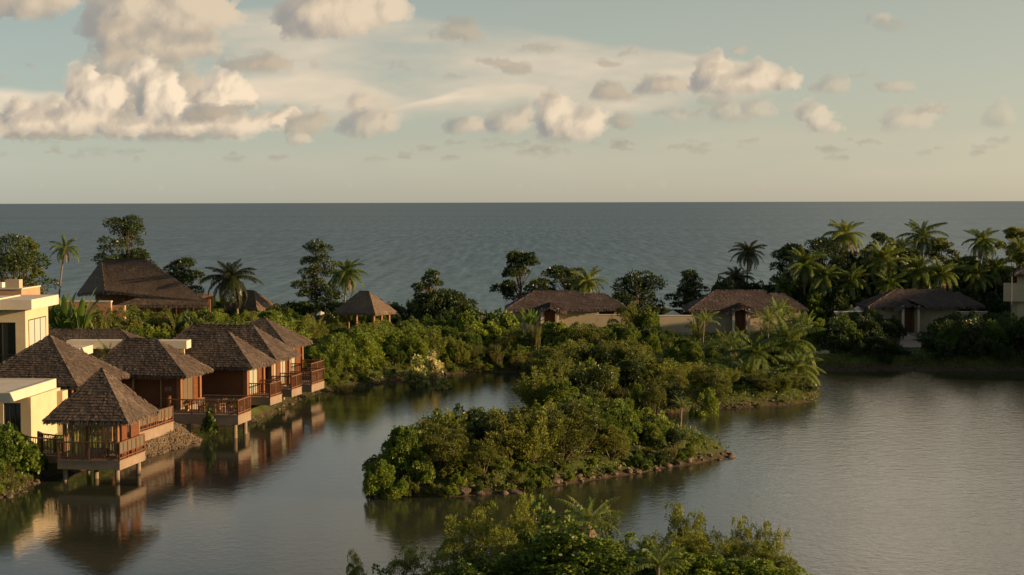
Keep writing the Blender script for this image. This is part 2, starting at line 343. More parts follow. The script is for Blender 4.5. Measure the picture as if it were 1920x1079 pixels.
def mk_thatch(name, c0, c1, c2):
    m, N, L, b = newmat(name)
    g = N.new('ShaderNodeNewGeometry'); tc = N.new('ShaderNodeTexCoord')
    n = N.new('ShaderNodeTexNoise'); n.inputs['Scale'].default_value = .7; n.inputs['Detail'].default_value = 5; L.new(tc.outputs['Object'], n.inputs['Vector'])
    n2 = N.new('ShaderNodeTexNoise'); n2.inputs['Scale'].default_value = 30; n2.inputs['Detail'].default_value = 3; L.new(tc.outputs['Object'], n2.inputs['Vector'])
    a = N.new('ShaderNodeMath'); a.operation = 'MULTIPLY_ADD'; L.new(g.outputs['Random Per Island'], a.inputs[0]); a.inputs[1].default_value = .30
    e = N.new('ShaderNodeMath'); e.operation = 'MULTIPLY_ADD'; L.new(n.outputs[0], e.inputs[0]); e.inputs[1].default_value = .7; e.inputs[2].default_value = -.16
    f = N.new('ShaderNodeMath'); f.operation = 'MULTIPLY_ADD'; L.new(n2.outputs[0], f.inputs[0]); f.inputs[1].default_value = .32; L.new(e.outputs[0], f.inputs[2])
    L.new(f.outputs[0], a.inputs[2])
    r = lerp_ramp(N, [(.05, c0), (.5, c1), (.95, c2)]); L.new(a.outputs[0], r.inputs[0]); L.new(r.outputs[0], b.inputs['Base Color'])
    b.inputs['Roughness'].default_value = .75; b.inputs['Specular IOR Level'].default_value = .25
mk_thatch('thatch', (.040, .029, .021), (.090, .066, .048), (.20, .155, .113))
mk_thatch('thatch_grey_shaded', (.048, .035, .030), (.085, .063, .053), (.18, .142, .12))  # greyer villa thatch, also darkened to stand for weak sun on those roofs
mk_thatch('thatch_far', (.072, .050, .034), (.138, .098, .067), (.25, .185, .125))
mat_leaf('flower_pink', (.5, .12, .22), (.6, .18, .3), (.7, .3, .4)); mat_leaf('flower_red', (.45, .03, .02), (.6, .05, .04), (.7, .1, .06)); mat_leaf('flower_white', (.5, .5, .42), (.6, .6, .52), (.7, .7, .6)); mat_leaf('flower_yellow', (.55, .38, .04), (.6, .45, .06), (.7, .5, .1))
def mk_glass():
    m, N, L, b = newmat('glass_dark')
    b.inputs['Base Color'].default_value = (.02, .022, .02, 1); b.inputs['Roughness'].default_value = .06; b.inputs['Specular IOR Level'].default_value = .6
    m, N, L, b = newmat('glass_pale')
    b.inputs['Base Color'].default_value = (.40, .44, .37, 1); b.inputs['Roughness'].default_value = .4; b.inputs['Specular IOR Level'].default_value = .6
    m, N, L, b = newmat('screen_grey')
    b.inputs['Base Color'].default_value = (.13, .11, .07, 1); b.inputs['Roughness'].default_value = .25
mk_glass()
def mk_ground():
    m, N, L, b = newmat('ground')
    g = N.new('ShaderNodeNewGeometry'); sp = N.new('ShaderNodeSeparateXYZ'); L.new(g.outputs['Position'], sp.inputs[0])
    n = N.new('ShaderNodeTexNoise'); n.inputs['Scale'].default_value = .35; n.inputs['Detail'].default_value = 9; n.inputs['Roughness'].default_value = .65; L.new(g.outputs['Position'], n.inputs['Vector'])
    r = lerp_ramp(N, [(.3, (.022, .030, .008)), (.5, (.045, .060, .012)), (.65, (.08, .09, .02)), (.8, (.11, .09, .04))]); L.new(n.outputs[0], r.inputs[0])
    r2 = lerp_ramp(N, [(.3, (.028, .021, .013)), (.7, (.085, .062, .036))]); n3 = N.new('ShaderNodeTexNoise'); n3.inputs['Scale'].default_value = 2.5; n3.inputs['Detail'].default_value = 6
    L.new(g.outputs['Position'], n3.inputs['Vector']); L.new(n3.outputs[0], r2.inputs[0])
    z = N.new('ShaderNodeMath'); z.operation = 'MULTIPLY_ADD'; L.new(n.outputs[0], z.inputs[0]); z.inputs[1].default_value = -.55; L.new(sp.outputs[2], z.inputs[2])
    mr = N.new('ShaderNodeMapRange'); mr.inputs[1].default_value = -.2; mr.inputs[2].default_value = .25; L.new(z.outputs[0], mr.inputs[0])
    mx = N.new('ShaderNodeMix'); mx.data_type = 'RGBA'; L.new(mr.outputs[0], mx.inputs[0]); L.new(r2.outputs[0], mx.inputs[6]); L.new(r.outputs[0], mx.inputs[7])
    L.new(mx.outputs[2], b.inputs['Base Color']); b.inputs['Roughness'].default_value = .95; b.inputs['Specular IOR Level'].default_value = .15
    bp = N.new('ShaderNodeBump'); bp.inputs['Strength'].default_value = .8; bp.inputs['Distance'].default_value = .12; L.new(n3.outputs[0], bp.inputs['Height']); L.new(bp.outputs[0], b.inputs['Normal'])
mk_ground()
def mk_lagoon():
    m, N, L, b = newmat('lagoon')
    g = N.new('ShaderNodeNewGeometry'); sp = N.new('ShaderNodeSeparateXYZ'); L.new(g.outputs['Position'], sp.inputs[0])
    def noise(scale, det, sc=(1, 1, 1), rot=0.0, ro=.5):
        mp = N.new('ShaderNodeMapping'); mp.inputs['Scale'].default_value = sc; mp.inputs['Rotation'].default_value = (0, 0, rot)
        L.new(g.outputs['Position'], mp.inputs[0])
        n = N.new('ShaderNodeTexNoise'); n.inputs['Scale'].default_value = scale; n.inputs['Detail'].default_value = det; n.inputs['Roughness'].default_value = ro
        L.new(mp.outputs[0], n.inputs['Vector']); return n.outputs[0]
    def Mx(op, a, b_, c=None, clamp=False):
        q = N.new('ShaderNodeMath'); q.operation = op; q.use_clamp = clamp
        for i, x in enumerate((a, b_, c)):
            if x is None: continue
            if isinstance(x, (int, float)): q.inputs[i].default_value = x
            else: L.new(x, q.inputs[i])
        return q.outputs[0]
    # wind: calm in the lee on the left, ruffled on the open right
    mr = N.new('ShaderNodeMapRange'); L.new(Mx('ADD', sp.outputs[0], Mx('MULTIPLY', noise(.05, 3), 24.0)), mr.inputs[0])
    mr.inputs[1].default_value = -4; mr.inputs[2].default_value = 42; mr.inputs[3].default_value = .09; mr.inputs[4].default_value = .5
    h = Mx('ADD', Mx('MULTIPLY', noise(3.8, 4, (1, .7, 1), .2, .62), .75), Mx('MULTIPLY', noise(1.3, 2, (1, .9, 1), -.15), .8))
    h = Mx('ADD', h, Mx('MULTIPLY', noise(.16, 2), .25))
    bp = N.new('ShaderNodeBump'); bp.inputs['Distance'].default_value = .07; L.new(mr.outputs[0], bp.inputs['Strength']); L.new(h, bp.inputs['Height'])
    r = lerp_ramp(N, [(.3, (.019, .024, .015)), (.7, (.034, .038, .022))]); L.new(noise(.08, 4), r.inputs[0])
    L.new(r.outputs[0], b.inputs['Base Color']); b.inputs['IOR'].default_value = 1.33; b.inputs['Roughness'].default_value = .05
    b.inputs['Specular IOR Level'].default_value = .5
    L.new(bp.outputs[0], b.inputs['Normal'])
mk_lagoon()
def mk_sea():
    m, N, L, b = newmat('sea')
    g = N.new('ShaderNodeNewGeometry'); sp = N.new('ShaderNodeSeparateXYZ'); L.new(g.outputs['Position'], sp.inputs[0])
    def noise(scale, det, sc=(1, 1, 1), ro=.5, vec=None):
        mp = N.new('ShaderNodeMapping'); mp.inputs['Scale'].default_value = sc
        L.new(vec or g.outputs['Position'], mp.inputs[0])
        n = N.new('ShaderNodeTexNoise'); n.inputs['Scale'].default_value = scale; n.inputs['Detail'].default_value = det; n.inputs['Roughness'].default_value = ro
        L.new(mp.outputs[0], n.inputs['Vector']); return n.outputs[0]
    def Mx(op, a, b_=None, c=None, clamp=False):
        q = N.new('ShaderNodeMath'); q.operation = op; q.use_clamp = clamp
        for i, x in enumerate((a, b_, c)):
            if x is None: continue
            if isinstance(x, (int, float)): q.inputs[i].default_value = x
            else: L.new(x, q.inputs[i])
        return q.outputs[0]
    chop = Mx('ADD', Mx('MULTIPLY', noise(.38, 7, (1, .055, 1), .72), .6), Mx('MULTIPLY', noise(.5, 5, (.8, .30, 1), .7), .4))
    swell = noise(.0022, 8, (.5, 2.0, 1), .7)
    h = Mx('ADD', Mx('MULTIPLY', noise(.4, 5, (.6, .8, 1), .6), .6), Mx('MULTIPLY', noise(.06, 3, (.5, .8, 1)), .7))
    bp = N.new('ShaderNodeBump'); bp.inputs['Distance'].default_value = 1.0; bp.inputs['Strength'].default_value = .85; L.new(h, bp.inputs['Height'])
    # body colour: teal near the beach, deep grey-blue offshore, streaked by wind
    streak = noise(.0009, 9, (.35, 1.6, 1), .68)
    near = N.new('ShaderNodeMapRange'); L.new(sp.outputs[1], near.inputs[0]); near.inputs[1].default_value = 232; near.inputs[2].default_value = 600; near.interpolation_type = 'SMOOTHSTEP'
    c1 = N.new('ShaderNodeMix'); c1.data_type = 'RGBA'; L.new(near.outputs[0], c1.inputs[0]); c1.inputs[6].default_value = (.045, .080, .080, 1); c1.inputs[7].default_value = (.014, .035, .043, 1)
    c2 = N.new('ShaderNodeMix'); c2.data_type = 'RGBA'; c2.blend_type = 'MULTIPLY'; c2.inputs[0].default_value = 1
    rs = lerp_ramp(N, [(.3, (.85, .85, .85)), (.7, (1.15, 1.15, 1.15))]); L.new(streak, rs.inputs[0])
    L.new(c1.outputs[2], c2.inputs[6]); L.new(rs.outputs[0], c2.inputs[7])
    # foam: broken lines of small surf along the beach
    fy = Mx('ADD', sp.outputs[1], Mx('MULTIPLY', noise(.05, 3), 16.0))
    band = Mx('MULTIPLY', Mx('SINE', Mx('MULTIPLY', fy, .62)), 1.0)
    fm = Mx('MULTIPLY', Mx('GREATER_THAN', band, .72), Mx('GREATER_THAN', noise(.22, 5, (.5, 1, 1), .6), .50))
    fade = N.new('ShaderNodeMapRange'); L.new(sp.outputs[1], fade.inputs[0]); fade.inputs[1].default_value = 236; fade.inputs[2].default_value = 275; fade.inputs[3].default_value = 1; fade.inputs[4].default_value = 0
    fm = Mx('MULTIPLY', fm, fade.outputs[0])
    c3 = N.new('ShaderNodeMix'); c3.data_type = 'RGBA'; L.new(fm, c3.inputs[0]); L.new(c2.outputs[2], c3.inputs[6]); c3.inputs[7].default_value = (.55, .55, .52, 1)
    d = N.new('ShaderNodeBsdfDiffuse'); L.new(c3.outputs[2], d.inputs[0]); L.new(bp.outputs[0], d.inputs['Normal'])
    gl = N.new('ShaderNodeBsdfGlossy'); gl.inputs['Roughness'].default_value = .28; L.new(bp.outputs[0], gl.inputs['Normal']); gl.inputs[0].default_value = (.82, .93, .99, 1)
    lw = N.new('ShaderNodeFresnel'); lw.inputs[0].default_value = 1.33; L.new(bp.outputs[0], lw.inputs['Normal'])
    f = Mx('MULTIPLY', Mx('MINIMUM', lw.outputs[0], SEA_F), Mx('ADD', Mx('MULTIPLY', streak, .5), .75))
    f = Mx('MULTIPLY', f, Mx('MAXIMUM', Mx('ADD', Mx('MULTIPLY', chop, 2.8), Mx('MULTIPLY_ADD', swell, .3, -.58)), .1))
    f = Mx('MULTIPLY', f, Mx('SUBTRACT', 1.0, fm))
    mx = N.new('ShaderNodeMixShader'); L.new(f, mx.inputs[0]); L.new(d.outputs[0], mx.inputs[1]); L.new(gl.outputs[0], mx.inputs[2]); L.new(mx.outputs[0], N['Material Output'].inputs[0])
SEA_F = .31
mk_sea()
# ---------------------------------------------------------------- helpers
def W(px, py, z=0.0):
    """the place on the level z that lies along a direction"""
    d = CM @ Vector(((px - 960) / FPX, (539.5 - py) / FPX, -1.0))
    t = (z - CAMH) / d.z
    return d.x * t, d.y * t
def XY(px, Y):
    return (px - 960) / FPX * Y, Y
def ZA(px, py, Y):
    d = CM @ Vector(((px - 960) / FPX, (539.5 - py) / FPX, -1.0))
    return CAMH + d.z * Y / d.y
def tag(o, label=None, cat=None, group=None, kind=None):
    if label: o['label'] = label
    if cat: o['category'] = cat
    if group: o['group'] = group
    if kind: o['kind'] = kind
    return o
def empty(name, loc, rz=0.0):
    o = bpy.data.objects.new(name, None); C.objects.link(o); o.location = loc; o.rotation_euler = (0, 0, rz); o.empty_display_size = .5
    return o
def link(name, me, parent=None, loc=None, rz=0.0, sc=None):
    o = bpy.data.objects.new(name, me); C.objects.link(o); o.parent = parent
    if loc is not None: o.location = loc
    if rz: o.rotation_euler = (0, 0, rz)
    if sc is not None: o.scale = sc if hasattr(sc, '__len__') else (sc, sc, sc)
    return o
def npmesh(name, V, F, mats, mi=None, smooth=False):
    """V (n,3); F (m,4) quads"""
    V = np.asarray(V, np.float32); F = np.asarray(F, np.int32); k = F.shape[1]
    me = bpy.data.meshes.new(name)
    me.vertices.add(len(V)); me.vertices.foreach_set('co', V.ravel())
    me.loops.add(F.size); me.loops.foreach_set('vertex_index', F.ravel())
    me.polygons.add(len(F)); me.polygons.foreach_set('loop_start', np.arange(0, F.size, k, dtype=np.int32))
    try: me.polygons.foreach_set('loop_total', np.full(len(F), k, np.int32))
    except Exception: pass
    for m in mats: me.materials.append(MT[m])
    if mi is not None: me.polygons.foreach_set('material_index', np.asarray(mi, np.int32))
    if smooth: me.polygons.foreach_set('use_smooth', np.ones(len(F), bool))
    me.update(calc_edges=True); return me
class MB:
    def __init__(s): s.v = []; s.f = []; s.m = []
    def poly(s, pts, mi=0):
        n = len(s.v); s.v += [tuple(p) for p in pts]; s.f.append(tuple(range(n, n + len(pts)))); s.m.append(mi)
    def box(s, x0, x1, y0, y1, z0, z1, mi=0):
        n = len(s.v)
        s.v += [(x0, y0, z0), (x1, y0, z0), (x1, y1, z0), (x0, y1, z0), (x0, y0, z1), (x1, y0, z1), (x1, y1, z1), (x0, y1, z1)]
        for f in ((0, 3, 2, 1), (4, 5, 6, 7), (0, 1, 5, 4), (1, 2, 6, 5), (2, 3, 7, 6), (3, 0, 4, 7)):
            s.f.append(tuple(n + i for i in f)); s.m.append(mi)
    def bar(s, a, b, w, h=None, mi=0):
        """a squared bar between two points"""
        a = Vector(a); b = Vector(b); d = (b - a).normalized(); up = Vector((0, 0, 1))
        if abs(d.z) > .98: up = Vector((0, 1, 0))
        x = d.cross(up).normalized(); y = x.cross(d).normalized(); h = h or w; n = len(s.v)
        for p in (a, b):
            for sx, sy in ((-1, -1), (1, -1), (1, 1), (-1, 1)): s.v.append(tuple(p + x * sx * w / 2 + y * sy * h / 2))
        for f in ((0, 1, 2, 3), (7, 6, 5, 4), (0, 4, 5, 1), (1, 5, 6, 2), (2, 6, 7, 3), (3, 7, 4, 0)):
            s.f.append(tuple(n + i for i in f)); s.m.append(mi)
    def tube(s, pts, rad, seg=8, mi=0, cap=True):
        n = len(s.v); pts = [Vector(p) for p in pts]
        for i, p in enumerate(pts):
            d = (pts[min(i + 1, len(pts) - 1)] - pts[max(i - 1, 0)]).normalized()
            up = Vector((0, 1, 0)) if abs(d.z) > .8 else Vector((0, 0, 1))
            x = d.cross(up).normalized(); y = x.cross(d).normalized(); r = rad[i] if hasattr(rad, '__len__') else rad
            for k in range(seg):
                a = 2 * math.pi * k / seg; s.v.append(tuple(p + x * math.cos(a) * r + y * math.sin(a) * r))
        for i in range(len(pts) - 1):
            for k in range(seg):
                s.f.append((n + i * seg + k, n + i * seg + (k + 1) % seg, n + (i + 1) * seg + (k + 1) % seg, n + (i + 1) * seg + k)); s.m.append(mi)
        if cap:
            s.f.append(tuple(n + (len(pts) - 1) * seg + k for k in range(seg))); s.m.append(mi)
    def mesh(s, name, mats, smooth=False, bevel=0):
        me = bpy.data.meshes.new(name); me.from_pydata(s.v, [], s.f)
        for m in (mats if isinstance(mats, (list, tuple)) else [mats]): me.materials.append(MT[m])
        me.polygons.foreach_set('material_index', s.m)
        if smooth: me.polygons.foreach_set('use_smooth', [True] * len(s.f))
        me.update(); return me
    def build(s, name, mats, parent=None, loc=None, rz=0.0, smooth=False):
        return link(name, s.mesh(name, mats, smooth), parent, loc, rz)

# ---------------------------------------------------------------- terrain
def seg_dist(PX, PY, poly, closed=True):
    d = np.full(PX.shape, 1e9); ins = np.zeros(PX.shape, bool); n = len(poly)
    for i in range(n if closed else n - 1):
        ax, ay = poly[i]; bx, by = poly[(i + 1) % n]; ex, ey = bx - ax, by - ay
        t = np.clip(((PX - ax) * ex + (PY - ay) * ey) / (ex * ex + ey * ey + 1e-9), 0, 1)
        d = np.minimum(d, np.hypot(PX - ax - t * ex, PY - ay - t * ey))
        if closed:
            c = ((ay > PY) != (by > PY)) & (PX < ex * (PY - ay) / (ey if abs(ey) > 1e-9 else 1e-9) + ax); ins ^= c
    return np.where(ins, -d, d) if closed else d
def wob(poly, amp, seed, step=1.6):
    """break long shore segments into an uneven line"""
    r = random.Random(seed); out = []
    for i in range(len(poly)):
        a = poly[i]; b = poly[(i + 1) % len(poly)]; L_ = math.hypot(b[0] - a[0], b[1] - a[1]); n = max(1, min(40, int(L_ / step)))
        for k in range(n):
            t = k / n; j = amp if k else amp * .3
            out.append((a[0] + (b[0] - a[0]) * t + r.uniform(-j, j), a[1] + (b[1] - a[1]) * t + r.uniform(-j, j)))
    return out
LAG = [W(*p) for p in [(-10, 938), (22, 930), (48, 916), (70, 905), (98, 890), (150, 884), (205, 872), (262, 860), (300, 851), (345, 838), (374, 826), (352, 812), (318, 803), (400, 800),
       (470, 797), (500, 783), (530, 765), (556, 754), (590, 740), (650, 728), (700, 722), (760, 712), (850, 702), (920, 698), (1000, 696),
       (1003, 716), (990, 742), (983, 768), (1000, 785), (1080, 790), (1180, 786), (1260, 775), (1300, 769), (1400, 765), (1480, 761),
       (1525, 753), (1533, 742), (1528, 725), (1520, 706), (1530, 694), (1560, 691), (1700, 690), (1920, 693), (2150, 700)]]
LAG += [(78, 128), (84, 100), (78, 80), (60, 71), (30, 69), (14, 66.5), (2, 67), (-8, 66.5), (-13, 62), (-30, 56), (-52, 60), (-40, 88)]
LAG = wob(LAG, .22, 5)
ISL = [W(*p) for p in [(688, 884), (686, 905), (700, 922), (760, 931), (860, 932), (960, 922), (1040, 912), (1100, 902), (1200, 887), (1300, 871), (1368, 857), (1372, 853),
       (1330, 838), (1240, 815), (1150, 800), (1000, 797), (880, 812), (800, 830), (740, 850), (700, 868)]]
ISL = wob(ISL, .3, 6)
def sea_edge(x): return 231.0 + 3.5 * np.sin(x * .045 + 1) + 1.5 * np.sin(x * .13)
def make_axis(a, b, c, d, fine, coarse):
    return np.concatenate([np.arange(a, b, coarse), np.arange(b, c, fine), np.arange(c, d + coarse, coarse)])
GX = make_axis(-190, -42, 62, 220, .42, 2.0)
GY = np.concatenate([np.arange(-30, 60, 3.0), np.arange(60, 165, .42), np.arange(165, 250, .9)])
def vn2(x, y, seed):
    g = np.random.RandomState(seed).rand(257, 257); xi = np.floor(x).astype(int); yi = np.floor(y).astype(int); fx = x - xi; fy = y - yi
    fx = fx * fx * (3 - 2 * fx); fy = fy * fy * (3 - 2 * fy)
    return (g[yi % 256, xi % 256] * (1 - fx) + g[yi % 256, (xi + 1) % 256] * fx) * (1 - fy) + (g[(yi + 1) % 256, xi % 256] * (1 - fx) + g[(yi + 1) % 256, (xi + 1) % 256] * fx) * fy
def sm(t): t = np.clip(t, 0, 1); return t * t * (3 - 2 * t)
TX, TY = np.meshgrid(GX, GY)
SD = seg_dist(TX, TY, LAG)                      # negative inside the lagoon
SD = np.where(SD < 0, -np.minimum(-SD, np.abs(seg_dist(TX, TY, ISL))), SD)
SDI = seg_dist(TX, TY, ISL); SD = np.where(SDI < 0, -SDI, SD)
SS = sea_edge(TX) - TY
_n = vn2(TX / 3.1, TY / 3.1, 3) * .5 + vn2(TX / 1.1, TY / 1.1, 4) * .25 + vn2(TX / .5, TY / .5, 9) * .12
TZ = np.where(SD > 0, (1.15 * sm((SD + .15) / 2.0) + (_n - .4) * .42 * sm(SD / 1.0)), -1.6 * sm(-SD / 3.0) - .02)
TZ = np.where(SD > 0, TZ, TZ)
TZ = np.minimum(TZ, 1.5 * np.clip(SS / 12, -1.2, 1) + .0 * TX)
SHADE_HILL = 18.0 * np.exp(-((TX - 122) / 22) ** 2) * sm((TY - 124) / 22) * sm((226 - TY) / 16) * (.85 + .3 * vn2(TX / 14, TY / 14, 8))  # unseen hill added off to the right to shade the far villas
TZ = TZ + np.where(SS > 0, SHADE_HILL, 0)
def ground(x, y):
    i = int(np.clip(np.searchsorted(GX, x) - 1, 0, len(GX) - 2)); j = int(np.clip(np.searchsorted(GY, y) - 1, 0, len(GY) - 2))
    fx = (x - GX[i]) / (GX[i + 1] - GX[i]); fy = (y - GY[j]) / (GY[j + 1] - GY[j]); fx = min(max(fx, 0), 1); fy = min(max(fy, 0), 1)
    return float((TZ[j, i] * (1 - fx) + TZ[j, i + 1] * fx) * (1 - fy) + (TZ[j + 1, i] * (1 - fx) + TZ[j + 1, i + 1] * fx) * fy)
def sdist(x, y):
    i = int(np.clip(np.searchsorted(GX, x), 0, len(GX) - 1)); j = int(np.clip(np.searchsorted(GY, y), 0, len(GY) - 1))
    return float(min(SD[j, i], SS[j, i]))
def build_terrain():
    ny, nx = TX.shape; V = np.stack([TX, TY, TZ], -1).reshape(-1, 3)
    idx = np.arange(ny * nx).reshape(ny, nx)
    F = np.stack([idx[:-1, :-1], idx[:-1, 1:], idx[1:, 1:], idx[1:, :-1]], -1).reshape(-1, 4)
    o = link('ground', npmesh('ground', V, F, ['ground'], smooth=True)); tag(o, kind='structure')
    b = MB()
    E = 60000.0
    b.poly([(-E, -E, -2.6), (E, -E, -2.6), (E, E, -2.6), (-E, E, -2.6)])
    o = b.build('seabed', 'ground'); tag(o, kind='structure')
    b = MB(); b.poly([(-60, 40, 0), (100, 40, 0), (100, 160, 0), (-60, 160, 0)])
    tag(b.build('lagoon_water', 'lagoon'), kind='structure')
    b = MB()
    b.poly([(-E, 200, 0), (-190, 200, 0), (-190, 212, 0), (-E, 212, 0)]); b.poly([(220, 200, 0), (E, 200, 0), (E, 212, 0), (220, 212, 0)])
    b.poly([(-E, 212, 0), (E, 212, 0), (E, 90000, 0), (-E, 90000, 0)])
    tag(b.build('sea_water', 'sea'), kind='structure')
    # land past the edge of the detailed ground
    b = MB(); b.poly([(-E, -E, -.5), (-189, -E, 1.2), (-189, 216, 1.2), (-E, 216, .8)]); b.poly([(219, -E, 1.2), (E, -E, -.5), (E, 216, .8), (219, 216, 1.2)]); b.poly([(-189, -E, .5), (219, -E, .5), (219, -29, 1.2), (-189, -29, 1.2)])
    tag(b.build('outer_land', 'ground'), kind='structure')
build_terrain()
# ---------------------------------------------------------------- vegetation
def unit(a): return a / np.maximum(np.linalg.norm(a, axis=-1, keepdims=True), 1e-6)
def leaf_quads(P, Nn, size, aspect, rs, out=.55, droop=.0, jit=.35):
    n = len(P); r = unit(rs.normal(size=(n, 3)))
    d = unit(Nn * out + r * (1 - out) + np.array([0, 0, -droop]))
    s = unit(np.cross(d, unit(rs.normal(size=(n, 3)) + np.array([0, 0, .6]))))
    L_ = (size * (1 + jit * (rs.rand(n) * 2 - 1)))[:, None]; w = L_ * aspect * .5
    nn = np.cross(s, d)
    V = np.stack([P, P + d * L_ * .5 + s * w + nn * L_ * .08, P + d * L_, P + d * L_ * .5 - s * w + nn * L_ * .08], 1).reshape(-1, 3)
    return V, np.arange(n * 4).reshape(n, 4)
def blob_points(blobs, n, rs, shell=(.72, 1.06), zmin=-.35):
    B = np.array(blobs); w = B[:, 3] ** 2; w /= w.sum(); k = rs.choice(len(B), n, p=w)
    d = unit(rs.normal(size=(n, 3))); d[:, 2] = np.where(d[:, 2] < zmin, -d[:, 2], d[:, 2])
    rr = B[k, 3] * (shell[0] + (shell[1] - shell[0]) * rs.rand(n) ** .6)
    sq = B[k, 4] if B.shape[1] > 4 else np.ones(n)
    off = d * rr[:, None]; off[:, 2] *= sq
    P = B[k, :3] + off
    # drop points buried in other blobs
    keep = np.ones(n, bool)
    for b in B:
        q = (P - b[:3]); sqb = b[4] if B.shape[1] > 4 else 1
        q[:, 2] /= sqb; keep &= (np.linalg.norm(q, axis=1) > b[3] * .62)
    keep |= rs.rand(n) < .06
    return P[keep], d[keep]
def limb_mesh(mb, p0, p1, r0, r1, rnd, seg=6, bow=.12, mi=0):
    p0 = Vector(p0); p1 = Vector(p1); L_ = (p1 - p0).length; pts = []; rad = []
    j = Vector((rnd.uniform(-1, 1), rnd.uniform(-1, 1), rnd.uniform(-.2, .6))) * L_ * bow
    for i in range(5):
        t = i / 4; pts.append(p0.lerp(p1, t) + j * math.sin(math.pi * t)); rad.append(r0 + (r1 - r0) * t)
    mb.tube(pts, rad, seg, mi)
def merge(mb, V, F, name, mats, leafmi):
    """stems (python lists) + leaves (arrays) -> one mesh"""
    n0 = len(mb.v); vs = np.array(mb.v, np.float32).reshape(-1, 3); V = np.concatenate([vs, V]); Fl = F + n0
    quads = [f for f in mb.f if len(f) == 4]; q = np.array(quads, np.int32).reshape(-1, 4)
    FF = np.concatenate([q, Fl]); mi = np.concatenate([np.zeros(len(q), int), np.full(len(Fl), leafmi)])
    return npmesh(name, V, FF, mats, mi)
def shrub_mesh(name, seed, leaf, w=1.5, h=2.4, nb=15, n=5200, size=.24, aspect=.5, out=.55, droop=.05, spiky=0, tall=0, extra=None):
    rs = np.random.RandomState(seed); rnd = random.Random(seed); mb = MB(); blobs = []
    for i in range(nb):
        a = rs.uniform(0, 6.283); t = rs.rand(); z = h * (.10 + .78 * t)
        rr = w * math.sqrt(max(.05, 1 - ((t - .28) / .85) ** 2)) * (.30 + .62 * math.sqrt(rs.rand()))
        r = (.20 + .18 * rs.rand()) * min(w, h * .7)
        blobs.append((math.cos(a) * rr, math.sin(a) * rr, z, r, .85))
    for i in range(3): blobs.append((rs.uniform(-.3, .3) * w, rs.uniform(-.3, .3) * w, h * rs.uniform(.25, .75), .38 * min(w, h * .7), 1.0))
    for i in range(tall):
        a = rs.uniform(0, 6.283); rr = w * .5 * rs.rand(); blobs.append((math.cos(a) * rr, math.sin(a) * rr, h * rs.uniform(.85, 1.12), .17 * w, 1.7))
    for b in blobs[::2]: limb_mesh(mb, (b[0] * .15, b[1] * .15, -.15), (b[0], b[1], b[2]), .05, .015, rnd, 4)
    P, D = blob_points(blobs, n, rs)
    V, F = leaf_quads(P, D, size, aspect, rs, out, droop)
    if spiky:
        # shoots that stand out of the outline
        Vs = [V]; Fs = [F]; base = len(V)
        B = np.array(blobs)
        for i in range(spiky):
            b = B[rs.randint(len(B))]; d = unit(np.array([rs.normal(0, .5), rs.normal(0, .5), 1.0]) + .5 * unit(b[:3] - np.array([0, 0, h * .3])))
            o_ = b[:3] + d * b[3] * .7; ln = rs.uniform(.35, .8) * .45 * w; m = 26
            t = rs.rand(m); P2 = o_ + d * (t * ln)[:, None] + rs.normal(size=(m, 3)) * .035 * w * (1.1 - t)[:, None]
            v2, f2 = leaf_quads(P2, np.repeat(d[None], m, 0), size * .85, aspect, rs, .45, 0)
            Vs.append(v2); Fs.append(f2 + base); base += len(v2)
        V = np.concatenate(Vs); F = np.concatenate(Fs)
    mats = ['bark', leaf] + ([extra[0]] if extra else [])
    me = merge(mb, V, F, name, mats, 1)
    if extra:
        mi = np.zeros(len(me.polygons), np.int32); me.polygons.foreach_get('material_index', mi)
        zz = np.zeros(len(me.polygons) * 3, np.float32); me.polygons.foreach_get('center', zz); zz = zz.reshape(-1, 3)
        pick = (mi == 1) & (rs.rand(len(mi)) < extra[1] * np.clip(zz[:, 2] / h, 0, 1) * 1.4); mi[pick] = 2; me.polygons.foreach_set('material_index', mi)
    return me
def feather_mesh(name, seed, leaf, w=1.6, h=3.2, ns=26, per=230, size=.17, ns_w=.24):
    """upright plumes of fine foliage"""
    rs = np.random.RandomState(seed); rnd = random.Random(seed); mb = MB(); Vs = []; Fs = []; base = 0
    for i in range(ns):
        a = rs.uniform(0, 6.283); q = math.sqrt(rs.rand()); top = h * (1 - .45 * q * q) * rs.uniform(.72, 1.08)
        bx, by = math.cos(a) * q * w * .75, math.sin(a) * q * w * .75
        tip = np.array([bx * 1.25 + rs.normal(0, .1), by * 1.25 + rs.normal(0, .1), top]); b0 = np.array([bx * .5, by * .5, top * .12])
        limb_mesh(mb, b0 * .3, tip, .035, .008, rnd, 4, .03)
        t = rs.rand(per) ** .8; wd = ns_w * w * (1 - t) ** .75 * (.35 + .65 * np.minimum(1, t * 5)) + .03
        ax = tip - b0; an = rs.uniform(0, 6.283, per); rr = wd * (.35 + .65 * rs.rand(per))
        # tufts
        tt = np.round(t * 9) / 9 * .55 + t * .45
        P = b0 + ax * tt[:, None] + np.stack([np.cos(an) * rr, np.sin(an) * rr, rs.normal(0, .03, per) + rr * .25], 1)
        D = unit(np.stack([np.cos(an), np.sin(an), .9 + 0 * an], 1))
        v, f = leaf_quads(P, D, size, .30, rs, .6, -.1); Vs.append(v); Fs.append(f + base); base += len(v)
    return merge(mb, np.concatenate(Vs), np.concatenate(Fs), name, ['bark', leaf], 1)
